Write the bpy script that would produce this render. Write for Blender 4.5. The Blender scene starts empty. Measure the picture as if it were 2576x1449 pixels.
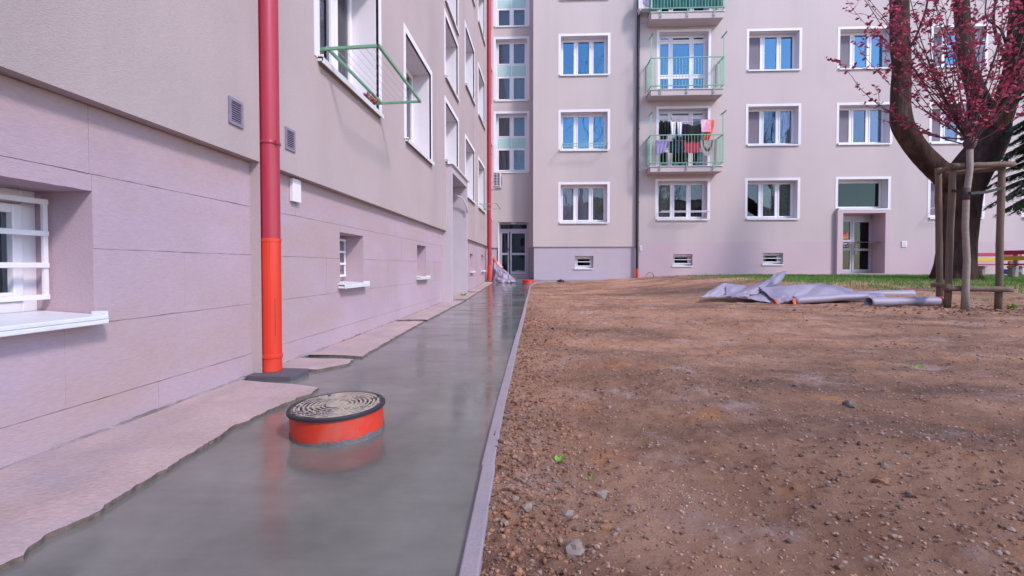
import bpy, bmesh, math, random
from mathutils import Vector, noise, Matrix
random.seed(11)
sc = bpy.context.scene
R = random.Random(5)

# ------------------------------------------------------------------ camera, sky, sun, exposure
TH = math.atan(78/1200); PT = math.radians(1.25)
cam = bpy.data.cameras.new('camera'); co = bpy.data.objects.new('camera', cam)
sc.collection.objects.link(co); sc.camera = co
co.location = (2.16, 0, .86)
co.rotation_euler = (math.pi/2-PT, 0, TH)
cam.sensor_width = 36; cam.lens = 36*1200/2576
cam.shift_y = -27.5/2576
cam.clip_start = .02; cam.clip_end = 900
w = bpy.data.worlds.new('World'); sc.world = w; w.use_nodes = True
nt = w.node_tree; bg = nt.nodes['Background']
sky = nt.nodes.new('ShaderNodeTexSky'); sky.sky_type = 'NISHITA'; sky.sun_disc = False
SUN = Vector((1.15, -1.0, 1.4)).normalized()          # towards the sun
sky.sun_elevation = math.asin(SUN.z); sky.sun_rotation = math.atan2(SUN.x, SUN.y)
sky.air_density = 1.0; sky.dust_density = .4; sky.ozone_density = 2.5
nt.links.new(sky.outputs[0], bg.inputs[0]); bg.inputs[1].default_value = .15
sl = bpy.data.lights.new('sun', 'SUN'); sl.energy = 1.3; sl.angle = math.radians(9); sl.color = (1, .88, .85)
so = bpy.data.objects.new('sun', sl); sc.collection.objects.link(so)
so.rotation_euler = SUN.to_track_quat('Z', 'Y').to_euler(); so.location = (30, -30, 40)
sc.view_settings.view_transform = 'Standard'; sc.view_settings.look = 'None'
sc.view_settings.exposure = 1.25; sc.view_settings.gamma = 1

# ------------------------------------------------------------------ helpers
CF = Vector((-math.sin(TH)*math.cos(PT), math.cos(TH)*math.cos(PT), -math.sin(PT)))
CR = Vector((math.cos(TH), math.sin(TH), 0)); CU = CR.cross(CF); CC = Vector((2.16, 0, .86))
def ray(x, y): return CF + CR*((x-1288)/1200) + CU*((724.5-y-27.5)/1200)
def at(x, y, d): return CC + ray(x, y)*d               # a surveyed point d metres away along the view axis
def sstep(a, b, x):
    t = max(0, min(1, (x-a)/(b-a))); return t*t*(3-2*t)
def lerp_tab(tab, y):
    if y <= tab[0][0]: return tab[0][1]
    for (a, p), (b, q) in zip(tab, tab[1:]):
        if y <= b: return p+(q-p)*(y-a)/(b-a)
    return tab[-1][1]
PZ = [(5, 0), (8, .02), (11, .05), (14, .11), (17.3, .205), (19.3, .335), (21, .42), (24, .45)]
RZ = [(6, 0), (9.3, .07), (10.5, .15), (12, .30), (13.5, .45), (15, .51), (17, .52), (24, .52)]
def zp(y): return lerp_tab(PZ, y)
def zd(x, y):
    k = sstep(3.5, 8.5, x); return zp(y)*(1-k)+lerp_tab(RZ, y)*k - .012
def ground_at(x, y):
    d = .5
    r = ray(x, y)
    while d < 40:
        p = CC+r*d
        if p.z <= zd(p.x, p.y): break
        d += .01
    return p

class MB:
    def __init__(s): s.v = []; s.f = []; s.mi = []; s.cur = 0
    def add(s, vs, fs):
        o = len(s.v); s.v += [tuple(p) for p in vs]; s.f += [tuple(i+o for i in f) for f in fs]; s.mi += [s.cur]*len(fs); return s
    def box(s, x0, x1, y0, y1, z0, z1):
        return s.add([(x0,y0,z0),(x1,y0,z0),(x1,y1,z0),(x0,y1,z0),(x0,y0,z1),(x1,y0,z1),(x1,y1,z1),(x0,y1,z1)],
            [(0,3,2,1),(4,5,6,7),(0,1,5,4),(1,2,6,5),(2,3,7,6),(3,0,4,7)])
    def quad(s, *p): return s.add(p, [tuple(range(len(p)))])
    def bar(s, a, b, w, h=None):                        # square bar from a to b
        a = Vector(a); b = Vector(b); h = h or w; d = (b-a).normalized()
        u = d.cross(Vector((0,0,1)));  u = Vector((1,0,0)) if u.length < 1e-4 else u.normalized()
        t = u.cross(d).normalized(); vs = []
        for p in (a, b):
            for i, j in ((-1,-1),(1,-1),(1,1),(-1,1)): vs.append(p+u*(i*w/2)+t*(j*h/2))
        return s.add(vs, [(0,1,2,3),(7,6,5,4),(0,4,5,1),(1,5,6,2),(2,6,7,3),(3,7,4,0)])
    def tube(s, pts, rad, n=8, caps=True):
        pts = [Vector(p) for p in pts]; N = len(pts)
        if not hasattr(rad, '__len__'): rad = [rad]*N
        up = None; vs = []
        for i, p in enumerate(pts):
            d = (pts[min(i+1, N-1)]-pts[max(i-1, 0)]).normalized()
            if up is None:
                up = d.orthogonal().normalized()
            else:
                up = (up-d*up.dot(d)); up = up.normalized() if up.length > 1e-6 else d.orthogonal().normalized()
            v = d.cross(up)
            for k in range(n):
                a = 2*math.pi*k/n; vs.append(p+(up*math.cos(a)+v*math.sin(a))*rad[i])
        fs = [(i*n+k, i*n+(k+1)%n, (i+1)*n+(k+1)%n, (i+1)*n+k) for i in range(N-1) for k in range(n)]
        if caps: fs += [tuple(range(n-1, -1, -1)), tuple(range((N-1)*n, N*n))]
        return s.add(vs, fs)
    def lathe(s, c, prof, n=32, cap=True):              # prof: (radius, z)
        vs = []; c = Vector(c)
        for r, z in prof:
            for k in range(n):
                a = 2*math.pi*k/n; vs.append(c+Vector((r*math.cos(a), r*math.sin(a), z)))
        m = len(prof)
        fs = [(i*n+k, i*n+(k+1)%n, (i+1)*n+(k+1)%n, (i+1)*n+k) for i in range(m-1) for k in range(n)]
        if cap: fs.append(tuple(range((m-1)*n, m*n)))
        return s.add(vs, fs)
    def grid(s, fn, nu, nv):
        vs = [fn(i/nu, j/nv) for j in range(nv+1) for i in range(nu+1)]
        return s.add(vs, [(j*(nu+1)+i, j*(nu+1)+i+1, (j+1)*(nu+1)+i+1, (j+1)*(nu+1)+i) for j in range(nv) for i in range(nu)])
    def build(s, name, m, parent=None, smooth=False, bevel=0, thick=0, loc=None):
        me = bpy.data.meshes.new(name); me.from_pydata(s.v, [], s.f)
        for mm in (m if isinstance(m, (list, tuple)) else [m]): me.materials.append(mm)
        if any(s.mi): me.polygons.foreach_set('material_index', s.mi)
        if smooth: me.polygons.foreach_set('use_smooth', [len(f) <= 4 for f in s.f])
        me.update()
        o = bpy.data.objects.new(name, me); sc.collection.objects.link(o)
        if parent is not None: o.parent = parent
        if loc is not None: o.location = loc
        if thick:
            q = o.modifiers.new('thick', 'SOLIDIFY'); q.thickness = thick; q.offset = 0
        if bevel:
            q = o.modifiers.new('edge', 'BEVEL'); q.width = bevel; q.segments = 2; q.limit_method = 'ANGLE'
        return o
def tag(o, label=None, cat=None, group=None, kind=None):
    if label: o['label'] = label
    if cat: o['category'] = cat
    if group: o['group'] = group
    if kind: o['kind'] = kind
    return o
def empty(name, loc=(0,0,0), rz=0):
    o = bpy.data.objects.new(name, None); sc.collection.objects.link(o); o.location = loc; o.rotation_euler = (0,0,rz)
    o.empty_display_size = .1; return o

# ------------------------------------------------------------------ materials
def M(name, col, rough=.8, var=.12, scale=3, bump=0, bscale=60, col2=None, c2pos=(.5,.7), stretch=(1,1,1), metal=0, spec=.5, det=5, bstretch=None, coat=0, stain=None, speck=0):
    m = bpy.data.materials.new(name); m.use_nodes = True; n = m.node_tree.nodes; l = m.node_tree.links
    p = n['Principled BSDF']; p.inputs['Roughness'].default_value = rough; p.inputs['Metallic'].default_value = metal
    p.inputs['Specular IOR Level'].default_value = spec
    if coat: p.inputs['Coat Weight'].default_value = coat; p.inputs['Coat Roughness'].default_value = .1
    tc = n.new('ShaderNodeTexCoord'); mp = n.new('ShaderNodeMapping'); mp.inputs['Scale'].default_value = stretch
    l.new(tc.outputs['Object'], mp.inputs[0])
    nz = n.new('ShaderNodeTexNoise'); nz.inputs['Scale'].default_value = scale; nz.inputs['Detail'].default_value = det; nz.inputs['Roughness'].default_value = .6
    l.new(mp.outputs[0], nz.inputs['Vector'])
    cr = n.new('ShaderNodeValToRGB'); e = cr.color_ramp.elements
    e[0].position = .25; e[1].position = .75
    e[0].color = (*[c*(1-var) for c in col], 1); e[1].color = (*[min(1, c*(1+var)) for c in col], 1)
    l.new(nz.outputs['Fac'], cr.inputs[0]); out = cr.outputs[0]
    if col2:
        n2 = n.new('ShaderNodeTexNoise'); n2.inputs['Scale'].default_value = scale*.37; n2.inputs['Detail'].default_value = 6; n2.inputs['Roughness'].default_value = .65
        l.new(mp.outputs[0], n2.inputs['Vector'])
        r2 = n.new('ShaderNodeMapRange'); r2.inputs[1].default_value = c2pos[0]; r2.inputs[2].default_value = c2pos[1]
        l.new(n2.outputs['Fac'], r2.inputs[0])
        mx = n.new('ShaderNodeMixRGB'); mx.inputs[2].default_value = (*col2, 1)
        l.new(r2.outputs[0], mx.inputs[0]); l.new(out, mx.inputs[1]); out = mx.outputs[0]
    if stain:                                            # (colour, stretch, lo, hi, amount): streaks with a shape of their own
        ms = n.new('ShaderNodeMapping'); ms.inputs['Scale'].default_value = stain[1]; l.new(tc.outputs['Object'], ms.inputs[0])
        n3 = n.new('ShaderNodeTexNoise'); n3.inputs['Scale'].default_value = 1; n3.inputs['Detail'].default_value = 5; n3.inputs['Roughness'].default_value = .6; l.new(ms.outputs[0], n3.inputs['Vector'])
        r3 = n.new('ShaderNodeMapRange'); r3.inputs[1].default_value = stain[2]; r3.inputs[2].default_value = stain[3]; r3.inputs[4].default_value = stain[4]; l.new(n3.outputs['Fac'], r3.inputs[0])
        mx = n.new('ShaderNodeMixRGB'); mx.inputs[2].default_value = (*stain[0], 1)
        l.new(r3.outputs[0], mx.inputs[0]); l.new(out, mx.inputs[1]); out = mx.outputs[0]
    if speck:
        ns = n.new('ShaderNodeTexNoise'); ns.inputs['Scale'].default_value = 95; ns.inputs['Detail'].default_value = 3
        m4 = n.new('ShaderNodeMapping'); m4.inputs['Scale'].default_value = (.35,1,1.3); l.new(tc.outputs['Object'], m4.inputs[0]); l.new(m4.outputs[0], ns.inputs['Vector'])
        r4 = n.new('ShaderNodeMapRange'); r4.inputs[1].default_value = .3; r4.inputs[2].default_value = .7; r4.inputs[3].default_value = 1-speck; r4.inputs[4].default_value = 1+speck; l.new(ns.outputs['Fac'], r4.inputs[0])
        mv = n.new('ShaderNodeVectorMath'); mv.operation = 'SCALE'; l.new(out, mv.inputs[0]); l.new(r4.outputs[0], mv.inputs['Scale']); out = mv.outputs[0]
    l.new(out, p.inputs['Base Color'])
    if bump:
        mb = n.new('ShaderNodeMapping'); mb.inputs['Scale'].default_value = bstretch or (1,1,1); l.new(tc.outputs['Object'], mb.inputs[0])
        nb = n.new('ShaderNodeTexNoise'); nb.inputs['Scale'].default_value = bscale; nb.inputs['Detail'].default_value = 4; l.new(mb.outputs[0], nb.inputs['Vector'])
        b = n.new('ShaderNodeBump'); b.inputs['Strength'].default_value = min(1, bump); b.inputs['Distance'].default_value = .01*max(1, bump)
        l.new(nb.outputs['Fac'], b.inputs['Height']); l.new(b.outputs[0], p.inputs['Normal'])
    return m
LIL = (.45,.37,.41)
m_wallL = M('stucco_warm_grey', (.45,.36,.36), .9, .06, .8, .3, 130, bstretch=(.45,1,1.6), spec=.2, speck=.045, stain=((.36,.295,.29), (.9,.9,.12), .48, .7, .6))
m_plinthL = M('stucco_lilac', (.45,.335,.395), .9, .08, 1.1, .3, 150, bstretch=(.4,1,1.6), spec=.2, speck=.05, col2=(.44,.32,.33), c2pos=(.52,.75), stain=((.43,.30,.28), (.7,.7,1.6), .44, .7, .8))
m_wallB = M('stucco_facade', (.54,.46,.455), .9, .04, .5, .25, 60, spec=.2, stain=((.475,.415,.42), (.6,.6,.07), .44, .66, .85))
m_wallR = M('stucco_facade_right', (.555,.465,.47), .9, .04, .5, .25, 60, spec=.2, stain=((.49,.425,.435), (.6,.6,.07), .44, .66, .8))
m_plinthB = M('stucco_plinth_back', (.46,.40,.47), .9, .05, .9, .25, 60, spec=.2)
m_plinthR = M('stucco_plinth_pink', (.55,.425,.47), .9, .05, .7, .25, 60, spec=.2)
m_white = M('white_paint', (.76,.72,.77), .6, .03, 3, spec=.3)
m_reveal = M('reveal_paint', (.68,.645,.69), .75, .04, 2, spec=.25)
m_pvc = M('white_pvc', (.78,.74,.80), .35, .02, 4)
m_sill = M('white_metal_sill', (.72,.72,.74), .35, .06, 5, col2=(.6,.52,.5), c2pos=(.55,.8))
m_red = M('red_pipe_paint', (.39,.026,.05), .36, .06, 4, 0, 25, col2=(.36,.045,.06), c2pos=(.55,.75), stain=((.30,.05,.06), (9,9,3), .62, .72, .6))
m_orange = M('orange_pvc', (.66,.035,.012), .42, .08, 3, col2=(.60,.12,.085), c2pos=(.52,.75), coat=.1, stain=((.5,.3,.26), (22,22,14), .7, .74, .8))
m_orange2 = M('orange_pvc_ring', (.60,.04,.018), .45, .15, 6, col2=(.45,.14,.11), c2pos=(.55,.75), stain=((.40,.30,.27), (30,30,30), .68, .72, .9))
m_brown = M('dark_pipe', (.022,.016,.022), .4, .2, 5)
m_black = M('black_plastic', (.022,.021,.03), .5, .3, 12)
m_green = M('green_enamel', (.16,.36,.22), .45, .1, 8, col2=(.2,.27,.2), c2pos=(.6,.75))
m_greenB = M('mint_enamel', (.22,.47,.32), .5, .08, 6, col2=(.14,.26,.2), c2pos=(.55,.75))
m_mint = M('mint_panel', (.40,.60,.57), .4, .08, 3, stretch=(4,1,1))
m_wire = M('wire', (.4,.4,.42), .4, .05)
m_grille = M('vent_metal', (.30,.25,.34), .45, .15, 20, metal=.3)
m_alu = M('grey_door_paint', (.50,.46,.56), .4, .04, 3)
m_ac = M('ac_casing', (.62,.58,.62), .5, .04, 3)
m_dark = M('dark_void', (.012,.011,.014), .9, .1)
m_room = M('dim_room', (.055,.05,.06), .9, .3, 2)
m_curtain = M('sheer_curtain', (.55,.49,.53), .9, .1, 6, stretch=(6,1,.4))
m_blindW = M('white_blind', (.8,.76,.8), .8, .04, 8)
m_curtaing = M('green_curtain', (.34,.35,.28), .9, .35, 9)
m_blind = M('insect_screen', (.17,.15,.19), .8, .1, 3)
m_kerb = M('kerb_concrete', (.31,.255,.275), .85, .1, 9, .3, 90, col2=(.3,.2,.16), c2pos=(.6,.8))
m_slab = M('old_pavement', (.44,.315,.30), .9, .16, 2.2, .5, 45, speck=.1, col2=(.33,.27,.31), c2pos=(.5,.7), stain=((.31,.23,.2), (3,.5,1), .5, .72, .5))
m_slabE = M('broken_edge', (.15,.105,.09), .95, .4, 25, .6, 60)
m_paver = M('grey_paver', (.10,.085,.105), .7, .12, 12, .2, 60)
m_mortar = M('mortar', (.27,.22,.235), .95, .25, 9, .8, 60, col2=(.16,.12,.12), c2pos=(.48,.6))
m_cement = M('wet_cement', (.13,.11,.115), .5, .2, 14, .5, 50)
m_wood = M('weathered_pole', (.155,.10,.072), .8, .3, 3, .5, 30, stretch=(6,6,.6), col2=(.11,.07,.055), c2pos=(.5,.65))
m_bark = M('dark_bark', (.055,.032,.027), .95, .5, 7, 3, 11, stretch=(1,1,.35), bstretch=(1.5,1.5,.35), col2=(.10,.066,.055), c2pos=(.52,.66), spec=.1)
m_barkY = M('pale_bark', (.27,.215,.195), .85, .2, 9, .4, 40, stretch=(1,1,2.5), col2=(.24,.19,.17), c2pos=(.5,.65))
m_twig = M('twig_bark', (.075,.04,.045), .8, .2, 9)
m_belt = M('black_belt', (.008,.008,.01), .6, .1)
m_bred = M('red_slat', (.40,.03,.075), .5, .1, 5)
m_byel = M('yellow_slat', (.62,.43,.05), .5, .1, 5)
m_conc = M('bench_concrete', (.27,.23,.21), .9, .15, 9, .3, 40)
m_blue = M('blue_plastic', (.04,.12,.45), .4, .1)
m_tarp = M('grey_membrane', (.30,.262,.345), .5, .1, 2.5, .3, 9, spec=.5, col2=(.25,.19,.2), c2pos=(.58,.75))
m_tarpO = M('orange_edge', (.85,.12,.03), .6, .06)
m_scrap = M('rusty_scrap', (.26,.12,.05), .7, .3, 12, col2=(.04,.03,.03), c2pos=(.5,.6))
m_stoneA = M('stone_pale', (.27,.21,.185), .85, .2, 22, .4, 70)
m_stoneB = M('stone_grey', (.15,.12,.115), .85, .25, 22, .4, 70)
m_stoneC = M('stone_ochre', (.28,.14,.07), .85, .25, 22, .4, 70)
m_litter = M('dry_leaves', (.20,.10,.06), .9, .5, 30)
m_sprout = M('sprout_green', (.17,.38,.04), .6, .2, 9)
m_roof = M('roofing', (.2,.15,.13), .9, .1)

def glass(name, tint=(.9,.92,.95), ior=2.1, gt=(.9,.95,1)):
    m = bpy.data.materials.new(name); m.use_nodes = True; n = m.node_tree.nodes; l = m.node_tree.links
    n.remove(n['Principled BSDF']); o = n['Material Output']
    t = n.new('ShaderNodeBsdfTransparent'); t.inputs[0].default_value = (*tint, 1)
    g = n.new('ShaderNodeBsdfGlossy'); g.inputs['Roughness'].default_value = .015; g.inputs[0].default_value = (*gt, 1)
    f = n.new('ShaderNodeFresnel'); f.inputs[0].default_value = ior
    tc = n.new('ShaderNodeTexCoord'); nz = n.new('ShaderNodeTexNoise'); nz.inputs['Scale'].default_value = 1.6; nz.inputs['Detail'].default_value = 1
    b = n.new('ShaderNodeBump'); b.inputs['Strength'].default_value = .12; b.inputs['Distance'].default_value = .02
    l.new(tc.outputs['Object'], nz.inputs['Vector']); l.new(nz.outputs['Fac'], b.inputs['Height']); l.new(b.outputs[0], g.inputs['Normal'])
    x = n.new('ShaderNodeMixShader'); l.new(f.outputs[0], x.inputs[0]); l.new(t.outputs[0], x.inputs[1]); l.new(g.outputs[0], x.inputs[2]); l.new(x.outputs[0], o.inputs[0])
    return m
m_glass = glass('window_glass', ior=3.2, gt=(.36,.69,1))
m_glassL = glass('clear_glass', ior=1.7)
m_glassM = glass('half_glass', ior=2.3, gt=(.6,.75,1))
m_glassS = glass('stair_glass', (.6,.6,.62), 1.8, (.7,.85,1))
m_glass2 = glass('door_glass', (.35,.38,.40), 1.5, (.8,.9,.9))

def leafmat(name, a, b, trans=.35):
    m = bpy.data.materials.new(name); m.use_nodes = True; n = m.node_tree.nodes; l = m.node_tree.links
    p = n['Principled BSDF']; p.inputs['Roughness'].default_value = .55; o = n['Material Output']
    g = n.new('ShaderNodeNewGeometry'); cr = n.new('ShaderNodeValToRGB')
    cr.color_ramp.elements[0].color = (*a, 1); cr.color_ramp.elements[1].color = (*b, 1)
    l.new(g.outputs['Random Per Island'], cr.inputs[0]); l.new(cr.outputs[0], p.inputs['Base Color'])
    t = n.new('ShaderNodeBsdfTranslucent'); l.new(cr.outputs[0], t.inputs[0])
    x = n.new('ShaderNodeMixShader'); x.inputs[0].default_value = trans
    l.new(p.outputs[0], x.inputs[1]); l.new(t.outputs[0], x.inputs[2]); l.new(x.outputs[0], o.inputs[0]); return m
m_redleaf = leafmat('red_leaves', (.17,.016,.04), (.60,.085,.16))
m_needle = leafmat('spruce_needles', (.02,.04,.018), (.06,.10,.04), .15)
m_grass = leafmat('grass_blades', (.07,.19,.025), (.19,.36,.07), .3)
m_gravel = leafmat('gravel_bits', (.12,.065,.045), (.33,.21,.165), 0)
m_litter2 = leafmat('dry_leaf_bits', (.09,.045,.03), (.32,.17,.10), .1)

def dirt_mat():
    m = bpy.data.materials.new('bare_soil'); m.use_nodes = True; n = m.node_tree.nodes; l = m.node_tree.links
    p = n['Principled BSDF']; p.inputs['Roughness'].default_value = .95; p.inputs['Specular IOR Level'].default_value = .15
    g = n.new('ShaderNodeNewGeometry')
    def nz(s, d=6, r=.6, st=(1,1,1)):
        mp = n.new('ShaderNodeMapping'); mp.inputs['Scale'].default_value = st; l.new(g.outputs['Position'], mp.inputs[0])
        x = n.new('ShaderNodeTexNoise'); x.inputs['Scale'].default_value = s; x.inputs['Detail'].default_value = d; x.inputs['Roughness'].default_value = r; l.new(mp.outputs[0], x.inputs['Vector']); return x.outputs['Fac']
    def mixc(fac, c1, c2, lo, hi, amt=1):
        r = n.new('ShaderNodeMapRange'); r.inputs[1].default_value = lo; r.inputs[2].default_value = hi; r.inputs[4].default_value = amt; l.new(fac, r.inputs[0])
        x = n.new('ShaderNodeMixRGB'); l.new(r.outputs[0], x.inputs[0])
        if isinstance(c1, tuple): x.inputs[1].default_value = (*c1, 1)
        else: l.new(c1, x.inputs[1])
        x.inputs[2].default_value = (*c2, 1); return x.outputs[0]
    c = mixc(nz(.9), (.31,.165,.108), (.49,.275,.185), .35, .65)
    c = mixc(nz(.55, 7, .65, (.6,1.6,1)), c, (.185,.108,.082), .47, .62, .9)
    c = mixc(nz(1.7, 6, .7), c, (.48,.345,.315), .55, .68, .75)
    c = mixc(nz(2.3, 6, .7), c, (.54,.24,.09), .56, .7, .7)
    c = mixc(nz(14, 6, .75), c, (.08,.045,.034), .56, .72, .75)
    c = mixc(nz(38, 4, .7), c, (.46,.36,.33), .63, .74, .6)
    l.new(c, p.inputs['Base Color'])
    b = n.new('ShaderNodeBump'); b.inputs['Strength'].default_value = 1; b.inputs['Distance'].default_value = .035
    l.new(nz(17, 9, .8), b.inputs['Height']); l.new(b.outputs[0], p.inputs['Normal'])
    return m
m_dirt = dirt_mat()

def wet_mat():
    m = bpy.data.materials.new('fresh_wet_concrete'); m.use_nodes = True; n = m.node_tree.nodes; l = m.node_tree.links
    p = n['Principled BSDF']; g = n.new('ShaderNodeNewGeometry')
    def nz(s, d=5, r=.55, st=(1,1,1)):
        mp = n.new('ShaderNodeMapping'); mp.inputs['Scale'].default_value = st; l.new(g.outputs['Position'], mp.inputs[0])
        x = n.new('ShaderNodeTexNoise'); x.inputs['Scale'].default_value = s; x.inputs['Detail'].default_value = d; x.inputs['Roughness'].default_value = r; l.new(mp.outputs[0], x.inputs['Vector']); return x.outputs['Fac']
    cr = n.new('ShaderNodeValToRGB'); cr.color_ramp.elements[0].position = .36; cr.color_ramp.elements[1].position = .64
    cr.color_ramp.elements[0].color = (.115,.112,.098,1); cr.color_ramp.elements[1].color = (.20,.19,.168,1)
    ad = n.new('ShaderNodeMath'); ad.operation = 'MULTIPLY_ADD'; ad.inputs[1].default_value = .8; l.new(nz(1.4, 6, .6, (1.2,1.2,1)), ad.inputs[0]); a2 = n.new('ShaderNodeMath'); a2.operation = 'MULTIPLY'; a2.inputs[1].default_value = .2; l.new(nz(2.2, 7, .7, (.5,4.5,1)), a2.inputs[0]); l.new(a2.outputs[0], ad.inputs[2]); l.new(ad.outputs[0], cr.inputs[0]); l.new(cr.outputs[0], p.inputs['Base Color'])
    r = n.new('ShaderNodeMapRange'); r.inputs[1].default_value = .35; r.inputs[2].default_value = .65; r.inputs[3].default_value = .05; r.inputs[4].default_value = .27
    l.new(nz(1.1, 5, .6, (.8,2.2,1)), r.inputs[0]); l.new(r.outputs[0], p.inputs['Roughness'])
    p.inputs['Specular IOR Level'].default_value = .7
    b = n.new('ShaderNodeBump'); b.inputs['Strength'].default_value = .3; b.inputs['Distance'].default_value = .006
    l.new(nz(4, 7, .62, (.7,1.9,1)), b.inputs['Height']); l.new(b.outputs[0], p.inputs['Normal'])
    return m
m_wet = wet_mat()

# ------------------------------------------------------------------ buildings: frames (s along the wall, m inward, z up)
AB = math.radians(1.07645); OB = Vector((1.7596, 19.2746, 0))
SB = Vector((math.cos(AB), math.sin(AB), 0)); NB = Vector((-math.sin(AB), math.cos(AB), 0))
def bw(s, m, z): return OB+SB*s+NB*m+Vector((0,0,z))
left = empty('apartment_building', (0,0,0), math.pi/2)
tag(left, 'grey beige apartment wing with lilac plinth running along the wet concrete path', 'building')
mid = empty('apartment_building', OB, AB)
tag(mid, 'facade section with the recessed stairwell and glazed door, left of the dark downpipe', 'building')
right = empty('apartment_building', OB, AB)
tag(right, 'sunlit facade section with balconies and pink plinth, right of the dark downpipe', 'building')

def wall_mesh(b, name, s0, s1, z0, z1, holes, mat, m=0., dep=.4, ends='LRBT'):
    xs = sorted({s0, s1, *[v for h in holes for v in h[:2] if s0 < v < s1]})
    zs = sorted({z0, z1, *[v for h in holes for v in h[2:] if z0 < v < z1]})
    mb = MB()
    for i in range(len(xs)-1):
        for j in range(len(zs)-1):
            cx = (xs[i]+xs[i+1])/2; cz = (zs[j]+zs[j+1])/2
            if any(h[0] < cx < h[1] and h[2] < cz < h[3] for h in holes): continue
            mb.quad((xs[i],m,zs[j]),(xs[i+1],m,zs[j]),(xs[i+1],m,zs[j+1]),(xs[i],m,zs[j+1]))
    e = m+dep
    if 'B' in ends:
        for i in range(len(xs)-1):
            if not any(h[0] < (xs[i]+xs[i+1])/2 < h[1] and h[2] <= z0 for h in holes):
                mb.quad((xs[i],m,z0),(xs[i],e,z0),(xs[i+1],e,z0),(xs[i+1],m,z0))
    if 'T' in ends: mb.quad((s0,m,z1),(s1,m,z1),(s1,e,z1),(s0,e,z1))
    if 'L' in ends: mb.quad((s0,m,z0),(s0,m,z1),(s0,e,z1),(s0,e,z0))
    if 'R' in ends: mb.quad((s1,m,z0),(s1,e,z0),(s1,e,z1),(s1,m,z1))
    return mb.build(name, mat, b)
def ring(mb, s0, s1, z0, z1, w, m0, m1, wb=None):
    wb = w if wb is None else wb
    mb.box(s0, s0+w, m0, m1, z0, z1); mb.box(s1-w, s1, m0, m1, z0, z1)
    mb.box(s0+w, s1-w, m0, m1, z1-w, z1)
    if wb: mb.box(s0+w, s1-w, m0, m1, z0, z0+wb)
def wavy(mb, s0, s1, z0, z1, m, amp=.03, waves=9):
    def fn(u, v): return (s0+(s1-s0)*u, m+amp*math.sin(u*waves*6.28+math.sin(v*3+u*9)*.5)*(.6+.4*v), z0+(z1-z0)*v)
    return mb.grid(fn, waves*6, 4)
def reveal_mb(s0, s1, z0, z1, dep, m=0., bottom=True, out=0.):
    mb = MB(); a = m-out; e = m+dep
    mb.quad((s0,a,z0),(s0,a,z1),(s0,e,z1),(s0,e,z0)); mb.quad((s1,a,z0),(s1,e,z0),(s1,e,z1),(s1,a,z1))
    mb.quad((s0,a,z1),(s1,a,z1),(s1,e,z1),(s0,e,z1))
    if bottom: mb.quad((s0,a,z0),(s0,e,z0),(s1,e,z0),(s1,a,z0))
    return mb
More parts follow.
